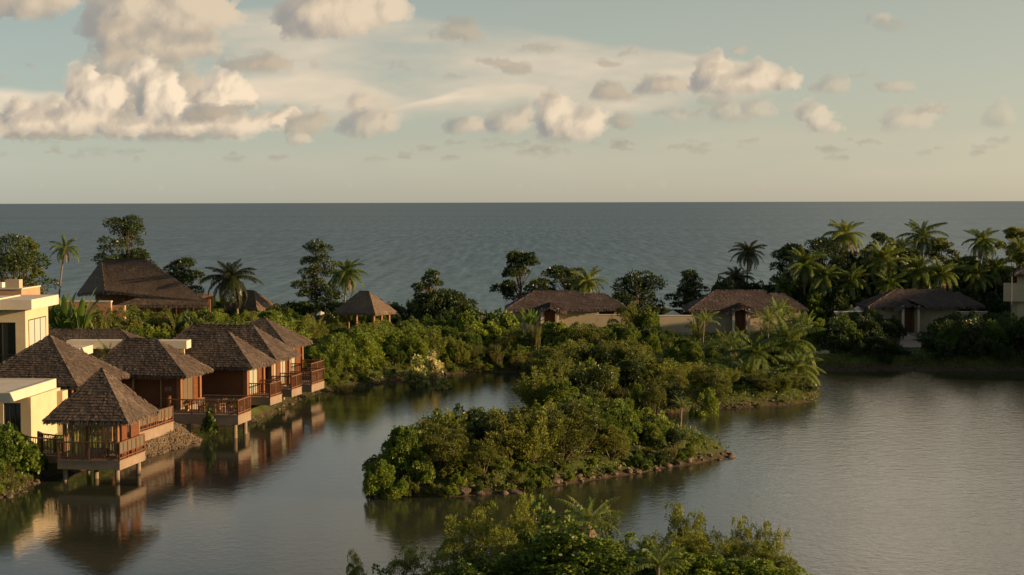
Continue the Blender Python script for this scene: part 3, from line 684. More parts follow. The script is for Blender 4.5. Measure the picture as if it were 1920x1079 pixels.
def grasses_mesh(name, seed, leaf, w=.8, h=1.1, n=420, bend=.5, wd=.022):
    rs = np.random.RandomState(seed); a = rs.uniform(0, 6.283, n); q = np.sqrt(rs.rand(n)) * w * .55
    b = np.stack([np.cos(a) * q, np.sin(a) * q, np.full(n, -.05)], 1); hh = h * rs.uniform(.5, 1.1, n)
    dr = unit(np.stack([np.cos(a) + rs.normal(0, .7, n), np.sin(a) + rs.normal(0, .7, n), 0 * a], 1)); s = unit(np.cross(dr, np.array([0, 0, 1.])))
    be = bend * rs.uniform(.3, 1.2, n)
    Vs = []; pr = [(0, 0, 1.0), (.45, .25, .8), (.8, .62, .5), (1.0 - .1, 1.0, .06)]
    for (z, o_, wv) in pr:
        c = b + dr * (hh * be * o_)[:, None] + np.array([0, 0, 1.]) * (hh * z)[:, None]
        Vs += [c - s * wd * wv, c + s * wd * wv]
    V = np.stack(Vs, 1).reshape(-1, 3); i = np.arange(n)[:, None] * 8
    F = np.concatenate([i + np.array([[0, 1, 3, 2]]), i + np.array([[2, 3, 5, 4]]), i + np.array([[4, 5, 7, 6]])])
    return npmesh(name, V, F, [leaf])
def frond_arrays(L_, az, el, droop, rs, nl=56, lw=.07, ll=.74, twist=0, hang=.7):
    """one palm frond: rachis arc + leaflets"""
    T = np.linspace(0, 1, 13); ang = el - droop * T ** 1.25
    dx = np.cos(ang); dz = np.sin(ang); st = L_ / 12
    x = np.concatenate([[0], np.cumsum(dx[:-1] * st)]); z = np.concatenate([[0], np.cumsum(dz[:-1] * st)])
    ca, sa = math.cos(az), math.sin(az)
    side_curve = twist * T ** 2 * L_ * .2
    Pc = np.stack([x * ca - side_curve * sa, x * sa + side_curve * ca, z], 1)
    Vs = []; Fs = []; base = 0
    sd = np.array([-sa, ca, 0.]); th = .035 * (1 - T * .85)[:, None] * (L_ / 3.2)
    up = np.array([0, 0, 1.])
    ring = np.stack([Pc - sd * th, Pc + up * th * .9, Pc + sd * th], 1)          # 3-sided stalk, two faces
    Vs.append(ring.reshape(-1, 3)); f = []
    for i in range(12):
        b = i * 3; f += [(b, b + 1, b + 4, b + 3), (b + 1, b + 2, b + 5, b + 4)]
    Fs.append(np.array(f)); base = 39
    t = np.linspace(.10, .995, nl); t = np.clip(t + rs.normal(0, .006, nl), .08, 1)
    Pl = np.stack([np.interp(t, T, Pc[:, k]) for k in range(3)], 1)
    tg = unit(np.stack([np.interp(t, T, np.gradient(Pc[:, k])) for k in range(3)], 1))
    prof = np.sin(np.clip(.12 + t * .92, 0, 1) * math.pi) ** .55 * .9 + .12
    for sgn in (-1, 1):
        ln = ll * prof * (L_ / 3.2) * rs.uniform(.82, 1.1, nl)
        out = unit(sd[None] * sgn * (1.0 - .35 * t[:, None]) + tg * (.45 + .5 * t[:, None]) + np.array([0, 0, .12]) + rs.normal(0, .07, (nl, 3)))
        mid = Pl + out * (ln * .5)[:, None]; end = mid + unit(out * (1 - hang) + np.array([0, 0, -hang]) + rs.normal(0, .10, (nl, 3)))* (ln * .55)[:, None]
        wv = tg * (lw * (L_ / 3.2)) * .5
        v = np.stack([Pl - wv * .7, Pl + wv * .7, mid + wv, mid - wv, end + wv * .12, end - wv * .12], 1).reshape(-1, 3)
        i = np.arange(nl)[:, None] * 6 + base; Fs += [i + np.array([[0, 1, 2, 3]]), i + np.array([[3, 2, 4, 5]])]; Vs.append(v); base += nl * 6
    return np.concatenate(Vs), np.concatenate(Fs)
def palm_crown_mesh(name, seed, leaf, L_=3.2, nf=22, low=.62, up=1.42, wind=0.0, nl=56, droop=1.6, dry=2, hang=.72):
    rs = np.random.RandomState(seed); Vs = []; Fs = []; base = 0; mi = []
    for i in range(nf + dry):
        az = i * 2.39996 + rs.uniform(-.25, .25); q = i / max(1, nf - 1)
        if i < nf: el = up - (up + low) * q ** .85 + rs.uniform(-.22, .22); ln = L_ * rs.uniform(.78, 1.1) * (.72 + .28 * min(1, q * 3)); dr = droop * rs.uniform(.75, 1.15) * (.65 + .5 * q); m = 0
        else: el = -.9; ln = L_ * .8; dr = .7; m = 1
        v, f = frond_arrays(ln, az, el, dr, rs, nl=nl, hang=hang if m == 0 else .85, twist=wind * math.sin(az) + rs.uniform(-.5, .5))
        Vs.append(v); Fs.append(f + base); base += len(v); mi += [m] * len(f)
    return npmesh(name, np.concatenate(Vs), np.concatenate(Fs), [leaf, 'leaf_dry'], mi)
def banana_mesh(name, seed, leaf='leaf_banana', L_=2.2, nf=11, wd=.48, stem=.9):
    rs = np.random.RandomState(seed); Vs = []; Fs = []; base = 0
    for i in range(nf):
        az = i * 2.4 + rs.uniform(-.3, .3); q = i / nf; el = 1.42 - .75 * q; L = L_ * rs.uniform(.8, 1.1); dr = .35 + .9 * q
        T = np.linspace(0, 1, 9); ang = el - dr * T ** 1.5; st = L / 8
        x = np.concatenate([[0], np.cumsum(np.cos(ang)[:-1] * st)]); z = stem * rs.uniform(.7, 1) + np.concatenate([[0], np.cumsum(np.sin(ang)[:-1] * st)])
        Pc = np.stack([x * math.cos(az), x * math.sin(az), z], 1); sd = np.array([-math.sin(az), math.cos(az), 0]); w_ = wd * .5 * np.interp(T, [0, .3, .38, .6, .85, 1], [.05, .05, .7, 1, .75, .05])
        liftv = np.array([0, 0, 1.]) * (w_ * .35)[:, None]
        ring = np.stack([Pc - sd * w_[:, None] + liftv, Pc, Pc + sd * w_[:, None] + liftv], 1).reshape(-1, 3); f = []
        for k in range(8):
            b = k * 3; f += [(b, b + 1, b + 4, b + 3), (b + 1, b + 2, b + 5, b + 4)]
        Vs.append(ring); Fs.append(np.array(f) + base); base += 27
    mb = MB(); mb.tube([(0, 0, -.2), (0, 0, stem * .95)], [.10, .06], 6)
    return merge(mb, np.concatenate(Vs), np.concatenate(Fs), name, ['palm_bark', leaf], 1)
def tree_parts(name, seed, leaf, H, Wd, kind, n=14000, size=.28, aspect=.55, trunk_r=.16, bare=.28):
    """returns trunk mesh, crown mesh. kinds: round, tier, airy, dense, cone"""
    rs = np.random.RandomState(seed); rnd = random.Random(seed); mb = MB(); bl = []
    if kind == 'tier':                                     # branches in flat storeys
        k = 6
        for j in range(k):
            t = j / (k - 1); z = H * (bare + (.94 - bare) * t); rad = Wd * .5 * (1.0 - .62 * t ** 1.3) * rs.uniform(.8, 1.12); m = max(4, int(9 * (1 - .5 * t)))
            for i in range(m):
                a = i * 6.283 / m + rs.uniform(-.4, .4) + j; q = rs.uniform(.45, 1.0)
                bl.append((math.cos(a) * rad * q, math.sin(a) * rad * q, z + rs.uniform(-.06, .06) * H + .05 * H * (1 - q), rs.uniform(.16, .25) * Wd * .5 * (1 - .25 * t) + .1, .48))
            bl.append((0, 0, z, .2 * Wd * .5, .6))
        bl.append((0, 0, H * .97, .12 * Wd, .8))
    elif kind == 'cone':
        for j in range(26):
            t = rs.rand(); z = H * (bare + (.98 - bare) * t); rad = Wd * .5 * (1 - .75 * t) ; a = rs.uniform(0, 6.283); q = rs.uniform(.2, 1)
            bl.append((math.cos(a) * rad * q, math.sin(a) * rad * q, z, .13 * Wd, .8))
    else:
        nb = {'round': 46, 'airy': 40, 'dense': 60}[kind]
        for j in range(nb):
            a = rs.uniform(0, 6.283); t = rs.rand(); z = H * (bare + (.96 - bare) * t); prof = math.sqrt(max(.06, 1 - ((t - .42) / .62) ** 2))
            q = (.1 + .95 * math.sqrt(rs.rand())); rad = Wd * .5 * prof * q * .9
            r = {'round': .105, 'airy': .08, 'dense': .125}[kind] * Wd * rs.uniform(.6, 1.35)
            bl.append((math.cos(a) * rad, math.sin(a) * rad, z, r, .52))
    lean = Vector((rs.uniform(-.05, .05) * H, rs.uniform(-.05, .05) * H, 0))
    top = Vector((lean.x, lean.y, H * .8)); mb.tube([(0, 0, -.3), tuple(lean * .3 + Vector((0, 0, H * .3))), tuple(lean * .7 + Vector((0, 0, H * .55))), tuple(top)], [trunk_r * 1.25, trunk_r * .9, trunk_r * .6, trunk_r * .2], 8)
    for b in bl:
        t = rs.uniform(.4, .8); zt = max(H * bare * .75, b[2] * t); o_ = lean * (zt / H) + Vector((0, 0, zt))
        limb_mesh(mb, o_, b[:3], trunk_r * .38, trunk_r * .08, rnd, 5, .08)
    P, D = blob_points(bl, n, rs, (.3, 1.3), -.6)
    V, F = leaf_quads(P, D, size, aspect, rs, .5, .08)
    return mb.mesh(name + '_trunk', 'bark', True), npmesh(name + '_crown', V, F, [leaf])
# --- the stock of shapes
BUSH = [shrub_mesh('bush', 10 + i, 'leaf_green', 1.5, 2.3, 15, 8600, .155, .52, spiky=20, tall=2) for i in range(4)]
BUSHB = [shrub_mesh('bush', 30 + i, 'leaf_bright', 1.5, 2.3, 14, 8600, .15, .5, spiky=24, tall=3) for i in range(3)]
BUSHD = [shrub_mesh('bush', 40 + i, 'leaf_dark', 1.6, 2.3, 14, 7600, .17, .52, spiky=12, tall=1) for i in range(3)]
BUSHO = [shrub_mesh('bush', 50 + i, 'leaf_olive', 1.5, 2.6, 17, 7600, .125, .45, spiky=30, tall=4) for i in range(3)]
BUSHL = [shrub_mesh('bush', 60 + i, 'leaf_green', 1.5, 2.2, 14, 2300, .33, .72, spiky=0, tall=1, out=.35) for i in range(2)]
FLOW = [shrub_mesh('bush', 66 + i, 'leaf_bright', 1.5, 2.3, 14, 4200, .22, .6, spiky=10, tall=2, extra=('leaf_croton', .10)) for i in range(2)]
CROT = [shrub_mesh('croton', 70, 'leaf_croton', 1.1, 2.6, 12, 3000, .26, .5, spiky=20, tall=4), shrub_mesh('croton', 71, 'leaf_bright', 1.1, 2.4, 12, 3000, .26, .5, spiky=16, tall=3, extra=('leaf_croton', .45))]
LOW = [shrub_mesh('low_bush', 80 + i, ['leaf_green', 'leaf_bright', 'leaf_olive'][i], 1.3, 1.0, 12, 3000, .15, .5, spiky=14) for i in range(3)]
FEA = [feather_mesh('feather_bush', 90 + i, 'leaf_feather', 1.5, 3.0) for i in range(3)]
FEAB = [feather_mesh('feather_bush', 95 + i, 'leaf_bright', 1.5, 2.6, 30, 200) for i in range(2)]
GRS = [grasses_mesh('tall_grass', 100 + i, 'leaf_grass', 1.0, 1.2) for i in range(2)]
PLM = [palm_crown_mesh('crown', 110 + i, 'leaf_palm', 3.2, 32) for i in range(3)] + [palm_crown_mesh('crown', 114, 'leaf_palm', 3.2, 17, .6, 1.3, dry=3)]
PLMD = [palm_crown_mesh('crown', 120 + i, 'leaf_palm_dark', 3.4, 34, .7, 1.35, dry=1) for i in range(2)]
PLMY = [palm_crown_mesh('crown', 130 + i, 'leaf_palm', 2.6, 13, -.25, 1.38, droop=1.15, dry=1, nl=30) for i in range(2)]
BAN = [banana_mesh('banana', 140 + i) for i in range(2)]
ARE = [palm_crown_mesh('areca', 150 + i, 'leaf_olive', 2.6, 18, -.45, 1.45, droop=1.3, dry=0, nl=26, hang=.45) for i in range(2)]
LOOK = {}
for lst, wd in ((BUSH, 'mid green'), (BUSHB, 'bright green'), (BUSHD, 'dark green'), (BUSHO, 'olive fine leaved'), (BUSHL, 'large leaved'), (FLOW, 'pale tipped'), (LOW, 'low spreading'), (FEA, 'feathery'), (FEAB, 'bright feathery'), (GRS, 'grassy')):
    for m_ in lst: LOOK[m_.name] = wd
ZHEAD = {}
def top_of(me):
    if me.name not in ZHEAD:
        a = np.zeros(len(me.vertices) * 3, np.float32); me.vertices.foreach_get('co', a); a = a.reshape(-1, 3)
        ZHEAD[me.name] = (np.percentile(a[:, 2], 99.5), np.percentile(np.hypot(a[:, 0], a[:, 1]), 97))
    return ZHEAD[me.name]
_rv = random.Random(77)
def plant(me, name, x, y, h, w=None, rz=None, label=None, cat='shrub', group=None, z=None):
    th, tw = top_of(me); s = h / th; sw = (w * .5 / tw) if w else s * _rv.uniform(.85, 1.2)
    o = link(name, me, None, (x, y, (ground(x, y) if z is None else z) - .06), _rv.uniform(0, 6.28) if rz is None else rz, (sw, sw, s))
    return tag(o, label, cat, group)
def palm(x, y, crown_z, crown, sc, lean=(0, 0), label='', group=None, r=.13, rz=None, name='coconut_palm', curve=.35, cat='palm tree'):
    g = ground(x, y); t = empty(name, (x, y, g)); h = crown_z - g; mb = MB(); pts = []; rad = []
    for i in range(9):
        q = i / 8; pts.append((lean[0] * q ** (1 + curve * 2), lean[1] * q ** (1 + curve * 2), -.3 + (h + .3) * q)); rad.append(r * (1.5 - .5 * min(1, q * 6)) * (1 - .35 * q))
    mb.build('trunk', 'palm_bark', t) if False else link('trunk', _tube_mesh(pts, rad), t)
    link('crown', crown, t, (lean[0], lean[1], h), _rv.uniform(0, 6.28) if rz is None else rz, sc)
    return tag(t, label, cat, group)
def _tube_mesh(pts, rad):
    m = MB(); m.tube(pts, rad, 8); return m.mesh('trunk', 'palm_bark', True)
def tree(x, y, parts, sc=1.0, label='', group=None, cat='tree', name='broadleaf_tree', rz=None, z=None):
    t = empty(name, (x, y, ground(x, y) if z is None else z), _rv.uniform(0, 6.28) if rz is None else rz); t.scale = (sc, sc, sc)
    link('trunk', parts[0], t); link('crown', parts[1], t); return tag(t, label, cat, group)
# ---------------------------------------------------------------- thatched roofs
def thatch_faces(name, faces, parent, mat='thatch', row=.20, sw=.15, seed=1, hips=(), fringe=.28, solid=None, overlap=1.45, jit=.6):
    """faces: (eaveL, eaveR, ridgeR, ridgeL) seen from outside. Shingle courses of palm thatch over a solid core."""
    rs = np.random.RandomState(seed); Vs = []; Fs = []; base = 0
    def quad(v):
        nonlocal base
        Vs.append(v.reshape(-1, 3)); n = len(v); Fs.append(np.arange(n * 4).reshape(n, 4) + base); base += n * 4
    for fc in faces:
        eL, eR, rR, rL = [np.array(p, float) for p in fc]
        nrm = unit(np.cross(eR - eL, (rR + rL) / 2 - eL)[None])[0]
        if nrm[2] < 0: nrm = -nrm
        Ls = np.linalg.norm((rR + rL) / 2 - (eL + eR) / 2); nr = max(4, int(Ls / row))
        for j in range(nr + 1):
            t0 = j / nr - .0; a0 = eL + (rL - eL) * t0; b0 = eR + (rR - eR) * t0; t1 = min(1.03, t0 + overlap / nr); a1 = eL + (rL - eL) * t1; b1 = eR + (rR - eR) * t1
            wl = np.linalg.norm(b0 - a0); n = max(1, int(wl / sw)); k = (np.arange(n) + rs.rand(n) * .5 * jit) / n; w = 1.25 / n
            dn = unit(((a0 + b0) / 2 - (a1 + b1) / 2)[None])[0] if t1 > t0 else np.array([0, 0, -1.])
            ex = rs.uniform(-.02, .05, n)[:, None] * jit * dn + (rs.uniform(.06, .06 + .035 * jit, n))[:, None] * nrm
            A = a0 + (b0 - a0) * k[:, None]; B = a0 + (b0 - a0) * np.minimum(1.0, k + w)[:, None]
            Cc = a1 + (b1 - a1) * np.minimum(1.0, k + w)[:, None]; D = a1 + (b1 - a1) * k[:, None]
            tw = rs.uniform(-.03, .03, n)[:, None] * nrm * jit
            quad(np.stack([A + ex + tw, B + ex - tw, Cc + nrm * .012, D + nrm * .012], 1))
        # hanging fringe at the eave
        wl = np.linalg.norm(eR - eL); n = int(wl / .075); dn = unit(((eL + eR) / 2 - (rL + rR) / 2)[None])[0]
        for lay in range(2):
            k = rs.rand(n); c = eL + (eR - eL) * k[:, None] + nrm * (.03 - .05 * lay) ; e = unit((eR - eL)[None])[0] * .035
            ln = (fringe * rs.uniform(.7, 1.05, n))[:, None]; dd = unit(dn * .55 + np.array([0, 0, -.75]) + rs.normal(0, .12, (n, 3)))
            quad(np.stack([c - e - dd * .1, c + e - dd * .1, c + dd * ln + e * .6, c + dd * ln - e * .6], 1))
    for (a, b) in hips:
        a = np.array(a, float); b = np.array(b, float); L_ = np.linalg.norm(b - a); n = int(L_ / .10); k = rs.rand(n); d = unit((a - b)[None])[0]; s = unit(np.cross(d, [0, 0, 1.])[None])[0]; up = np.cross(s, d); up = up if up[2] > 0 else -up
        for sg in (-1, 1):
            c = a + (b - a) * k[:, None] + up * .06 + up * rs.uniform(0, .05, n)[:, None]
            ee = unit(s * sg - up * .75 + d * .5 + rs.normal(0, .12, (n, 3))) * (.24 * rs.uniform(.7, 1.2, n))[:, None]; hw = d * .085
            quad(np.stack([c - hw, c + hw, c + ee + hw * .8, c + ee - hw * .8], 1))
    mb = MB()
    for fc in faces:
        fc = [np.array(p, float) - np.array([0, 0, .12]) for p in fc]
        eL, eR, rR, rL = fc
        if np.linalg.norm(rR - rL) < 1e-4: rL = rL + 1e-3
        for k_ in range(6):
            t0, t1 = k_ / 6, (k_ + 1) / 6
            mb.poly([tuple(eL + (rL - eL) * t0), tuple(eR + (rR - eR) * t0), tuple(eR + (rR - eR) * t1), tuple(eL + (rL - eL) * t1)])
    if solid: mb.poly(solid)
    V = np.concatenate([np.array(mb.v, np.float32)] + Vs); n0 = len(mb.v)
    q = np.array([f for f in mb.f if len(f) == 4], np.int32); F = np.concatenate([q] + [f + n0 for f in Fs])
    return link(name, npmesh(name, V, F, [mat]), parent)
def hip_roof(parent, x0, x1, y0, y1, ze, rise, rx0=None, rx1=None, mat='thatch', seed=1, row=.21, sw=.15, fringe=.24, axis='x', name='roof', jit=.6, ry=None):
    """ridge along x between rx0 and rx1 (or along y when axis == 'y')"""
    cy = (y0 + y1) / 2 if ry is None else ry; cx = (x0 + x1) / 2
    if axis == 'x':
        d = (y1 - y0) / 2; rx0 = x0 + d if rx0 is None else rx0; rx1 = x1 - d if rx1 is None else rx1
        if rx0 > rx1: rx0 = rx1 = (rx0 + rx1) / 2
        A = (rx0, cy, ze + rise); B = (rx1, cy, ze + rise)
        fl, fr, br, bl = (x0, y0, ze), (x1, y0, ze), (x1, y1, ze), (x0, y1, ze)
        faces = [(fl, fr, B, A), (fr, br, B, B), (br, bl, A, B), (bl, fl, A, A)]
        hips = [(fl, A), (fr, B), (br, B), (bl, A)] + ([(A, B)] if rx1 - rx0 > .1 else [])
    else:
        d = (x1 - x0) / 2; a = y0 + d if rx0 is None else rx0; b = y1 - d if rx1 is None else rx1
        A = (cx, a, ze + rise); B = (cx, b, ze + rise); fl, fr, br, bl = (x0, y0, ze), (x1, y0, ze), (x1, y1, ze), (x0, y1, ze)
        faces = [(fl, fr, A, A), (fr, br, B, A), (br, bl, B, B), (bl, fl, A, B)]
        hips = [(fl, A), (fr, A), (br, B), (bl, B), (A, B)]
    return thatch_faces(name, faces, parent, mat, row, sw, seed, hips, fringe, solid=[fl, bl, br, fr], jit=jit)
def railing(mb, a, b, z, h=1.0, post=1.5, bal=.16, top=.09, panels=False, mi=0, gm=1):
    a = Vector((*a, z)); b = Vector((*b, z)); L_ = (b - a).length; n = max(1, round(L_ / post))
    up = Vector((0, 0, 1))
    mb.bar(a + up * h, b + up * h, .12, .07, mi); mb.bar(a + up * .12, b + up * .12, .05, .06, mi)
    for i in range(n + 1):
        p = a.lerp(b, i / n); mb.bar(p, p + up * (h + .03), top, top, mi)
    if panels:
        m = max(2, round(L_ / .62))
        mb.bar(a + up * .38, b + up * .38, .05, .06, mi)
        for i in range(m + 1):
            p = a.lerp(b, i / m); mb.bar(p + up * .0, p + up * h, .055, .055, mi)
        for i in range(m):
            p = a.lerp(b, (i + .08) / m); q = a.lerp(b, (i + .92) / m); mb.bar(p + up * .68, q + up * .68, .015, .55, gm)
    else:
        m = round(L_ / bal)
        for i in range(1, m):
            p = a.lerp(b, i / m); mb.bar(p + up * .12, p + up * h, .035, .035, mi)
# ---------------------------------------------------------------- lagoon cabins (left)
EXCL = []                                                   # (cx, cy, rz, hx, hy) keep plants out
def excl(x, y, rz, x0, x1, y0, y1, pad=.3):
    EXCL.append((x, y, rz, x0 - pad, x1 + pad, y0 - pad, y1 + pad))
def blocked(x, y, pad=0):
    for (cx, cy, rz, x0, x1, y0, y1) in EXCL:
        c, s = math.cos(-rz), math.sin(-rz); dx, dy = x - cx, y - cy; u, v = dx * c - dy * s, dx * s + dy * c
        if x0 - pad < u < x1 + pad and y0 - pad < v < y1 + pad: return True
    return False
def window(parent, x0, x1, z0, z1, face, at, mats=('wood_post', 'glass_pale'), panes=2, th=.06, name='window'):
    """a framed window lying in a wall. face 'F' looks to -y, 'R' to +x"""
    f = MB(); g = MB(); w = .07
    def bx(mb, a, b, z0_, z1_, d0, d1):
        if face == 'F': mb.box(a, b, at - d1, at - d0, z0_, z1_)
        else: mb.box(at + d0, at + d1, a, b, z0_, z1_)
    bx(f, x0, x1, z1 - w, z1, .005, th); bx(f, x0, x1, z0, z0 + w, .005, th)
    for i in range(panes + 1):
        c = x0 + w / 2 + (x1 - x0 - w) * i / panes; bx(f, c - w / 2, c + w / 2, z0 + w, z1 - w, .006, th - .003)
    bx(g, x0 + w, x1 - w, z0 + w, z1 - w, .008, .02)
    wf = f.build(name, mats[0], parent); g.build('pane', mats[1], wf); return wf
def plank_wall(mb, x0, x1, y0, y1, z0, z1, course=.22):
    """horizontal boards with shadow gaps"""
    mb.box(x0 + .02, x1 - .02, y0 + .02, y1 - .02, z0, z1); n = int((z1 - z0) / course)
    for i in range(n):
        a = z0 + i * (z1 - z0) / n; mb.box(x0, x1, y0, y1, a + .012, a + (z1 - z0) / n - .012)
ROT = R(-12)
def cabin(px, py, wid, dep, ze, rise, label, zf=1.6, ridge=None, seed=1, wall_in=.75, opening=False, right_windows=((.30, .62),), axis='x', rot=ROT, zg=None):
    x, y = W(px, py, ze); c, s = math.cos(rot), math.sin(rot)
    t = empty('thatched_cabin', (x, y, 0), rot)                # origin under the front right eave corner
    tag(t, label, 'cabin', 'thatched timber cabins along the lagoon')
    X0, X1, Y0, Y1 = -wid, 0.0, 0.0, dep
    if ridge: hip_roof(t, X0, X1, Y0, Y1, ze, rise, ridge[0], ridge[1], seed=seed, axis=axis)
    else: hip_roof(t, X0, X1, Y0, Y1, ze, rise, seed=seed, axis=axis)
    wi = wall_in; wx0, wx1, wy0, wy1 = X0 + wi, X1 - wi, Y0 + wi, Y1 - wi; zt = ze + .18
    # walls: four sheets butted between the corner posts
    th = .12; m = MB()
    if opening:
        a, b = wx1 - 3.55, wx1 - 1.35
        plank_wall(m, wx0 + .1, a, wy0, wy0 + th, zf, zt); plank_wall(m, b + .0, wx1 - .1, wy0, wy0 + th, zf, zt)
        m.box(a, b, wy0, wy0 + th, ze - .28, zt)
    else: plank_wall(m, wx0 + .1, wx1 - .1, wy0, wy0 + th, zf, zt)
    plank_wall(m, wx0 + .1, wx1 - .1, wy1 - th, wy1, zf, zt); plank_wall(m, wx0, wx0 + th, wy0 + .1, wy1 - .1, zf, zt)
    # right wall with openings
    segs = []; last = wy0 + .1
    for (p, q) in right_windows:
        ya, yb = wy0 + (wy1 - wy0) * p, wy0 + (wy1 - wy0) * q; segs.append((last, ya)); last = yb
        m.box(wx1 - th, wx1, ya, yb, ze - .22, zt)
    segs.append((last, wy1 - .1))
    for (p, q) in segs: plank_wall(m, wx1 - th, wx1, p, q, zf, zt)
    m.build('wall', 'wood_deep', t)
    for (px_, py_) in ((wx0, wy0), (wx1, wy0), (wx1, wy1), (wx0, wy1)):
        p = MB(); p.box(px_ - .16, px_ + .16, py_ - .16, py_ + .16, zf - .02, zt - .02); p.build('corner_post', 'wood_post', t)
    for (p, q) in right_windows:
        ya, yb = wy0 + (wy1 - wy0) * p, wy0 + (wy1 - wy0) * q
        window(t, ya, yb, zf + .05, ze - .24, 'R', wx1 - .10, panes=2, mats=('wood_post', 'screen_grey' if opening else 'curtain'))
    if opening:
        a, b = wx1 - 3.55, wx1 - 1.35
        i = MB(); i.box(a - .3, b + .3, wy0 + .75, wy0 + .85, zf, ze - .2); i.box(wx0 + .2, wx1 - .2, wy0 + .2, wy1 - .2, zf - .06, zf - .005); i.build('inner_wall', 'wood_post', t)
        window(t, a + .02, b - .02, zf, ze - .3, 'F', wy0 + .1, mats=('wood_post', 'glass_dark'), panes=2, name='sliding_door') if False else None
        fr = MB(); fr.box(a, a + .09, wy0 - .03, wy0 + .09, zf, ze - .28); fr.box(b - .09, b, wy0 - .03, wy0 + .09, zf, ze - .28); fr.box(a + .09, b - .09, wy0 - .028, wy0 + .09, ze - .36, ze - .28); fr.build('door_frame', 'bamboo', t)
        sg = MB(); sg.box(b + .25, b + .48, wy0 - .04, wy0 - .005, zf + 1.15, zf + 1.45); sg.box(b + .54, b + .77, wy0 - .04, wy0 - .005, zf + 1.15, zf + 1.45); sg.build('wall_panel', 'wood_deck', t)
    # floor and fascia on stilts
    f = MB(); f.box(wx0 - .1, wx1 + .1, wy0 - .1, wy1 + .1, zf - .62, zf - .03); f.build('floor_base', 'concrete', t)
    for (sx, sy) in ((wx0 + .3, wy0 + .3), (wx1 - .3, wy0 + .3), (wx1 - .3, wy1 - .3), (wx0 + .3, wy1 - .3)):
        p = MB(); p.tube([(sx, sy, -1.2), (sx, sy, zf - .62)], .13, 10); p.build('stilt', 'concrete', t)
    excl(x, y, rot, X0, X1, Y0, Y1)
    return t, (wx0, wx1, wy0, wy1)
def balcony(parent, x0, x1, y0, y1, zf, sides='FRB', fas=.6, stilts=True, name='balcony', bal=.16, panels=''):
    d = MB(); d.box(x0, x1, y0, y1, zf - .07, zf, 1); d.box(x0 + .02, x1 - .02, y0 + .02, y1 - .02, zf - fas, zf - .07, 0)
    o = d.build(name, ['concrete', 'wood_deck'], parent); i = .07
    r = MB()
    if 'F' in sides: railing(r, (x0 + i, y0 + i), (x1 - i, y0 + i), zf, bal=bal, panels='F' in panels)
    if 'R' in sides: railing(r, (x1 - i, y0 + i), (x1 - i, y1 - i), zf, bal=bal, panels='R' in panels)
    if 'B' in sides: railing(r, (x1 - i, y1 - i), (x0 + i, y1 - i), zf, bal=bal)
    if 'L' in sides: railing(r, (x0 + i, y1 - i), (x0 + i, y0 + i), zf, bal=bal)
    r.build('railing', ['wood_rail', 'screen_grey'], o)
    if stilts:
        for (sx, sy) in ((x1 - .35, y0 + .35), (x1 - .35, y1 - .35), (x0 + (x1 - x0) * .27, y0 + .35)):
            p = MB(); p.tube([(sx, sy, -1.4), (sx, sy, zf - fas)], .15, 12); p.build('stilt', 'concrete', parent)
    return o
c1, w1 = cabin(347, 706, 7.6, 5.0, 3.9, 2.35, 'thatched cabin with an open doorway and orange corner posts, first behind the pavilion on stilts', opening=True, ridge=(-5.6, -3.2), seed=3, right_windows=((.22, .74),))
c2, w2 = cabin(472, 690, 8.8, 5.0, 3.9, 2.35, 'thatched cabin with a long blank plank wall beside the wide deck', ridge=(-6.2, -2.75), seed=4, right_windows=((.22, .74),))
c3, w3 = cabin(517.5, 676, 10.6, 5.6, 3.9, 2.4, 'thatched cabin with the longest ridge and two curtained windows facing the water', ridge=(-8.0, -2.9), seed=5, right_windows=((.10, .36), (.58, .9)))
_x4, _y4 = -18.4, 140.2
c4, w4 = cabin(960 + _x4 / _y4 * FPX, 381 + (16 - 4.1) / _y4 * FPX, 6.8, 6.2, 4.1, 2.15, 'farthest thatched cabin, half hidden behind the long ridge', ridge=(-3.6, -3.1), seed=6, right_windows=((.3, .7),))
balcony(c2, -.9, 1.0, 1.15, 3.75, 1.6, 'FRB', stilts=False)
balcony(c3, -.9, 1.05, .6, 3.0, 1.6, 'FRB', stilts=False)
balcony(c3, -.4, 1.45, 4.2, 7.4, 1.6, 'FRB', stilts=False)
balcony(c4, -.9, 1.3, 2.0, 5.4, 1.6, 'FRB', stilts=False)
# the wide deck between the first two cabins
dx, dy = W(447, 797, .95)
dk = empty('timber_deck', (dx, dy, 0), R(-9)); tag(dk, 'wide timber deck with slatted railing on round stilts in front of the cabins', 'deck')
balcony(dk, -5.0, 0, 0, 2.9, 1.6, 'FR', fas=.66, name='platform')
_r = MB(); railing(_r, (-3.4, 2.8), (-.1, 2.8), 1.6); _r.build('railing', ['wood_rail', 'screen_grey'], dk); _r = MB(); railing(_r, (-5.0, .1), (-5.6, 2.1), 1.6); _r.build('railing', ['wood_rail', 'screen_grey'], dk)
excl(dx, dy, R(-9), -5.6, 0, -1, 3)
def on_deck(u, v, root=(dx, dy), rz=R(-9)): return root[0] + u * math.cos(rz) - v * math.sin(rz), root[1] + u * math.sin(rz) + v * math.cos(rz)
def pot(u, v, i, label, col):
    x, y = on_deck(u, v); t = empty('potted_plant', (x, y, 1.6), i * .7); tag(t, label, 'potted plant', 'potted flowers on the wide deck')
    b = MB(); b.tube([(0, 0, 0), (0, 0, .12), (0, 0, .34), (0, 0, .36)], [.12, .15, .19, .17], 12); b.build('pot', 'plaster_terracotta', t)
    rs = np.random.RandomState(900 + i); P, D = blob_points([(0, 0, .5, .20, .8), (.08, .05, .62, .12, .9)], 300, rs); V, F = leaf_quads(P, D, .11, .5, rs); link('foliage', npmesh('foliage', V, F, ['leaf_bright', col], (rs.rand(len(F)) < .22).astype(int)), t)
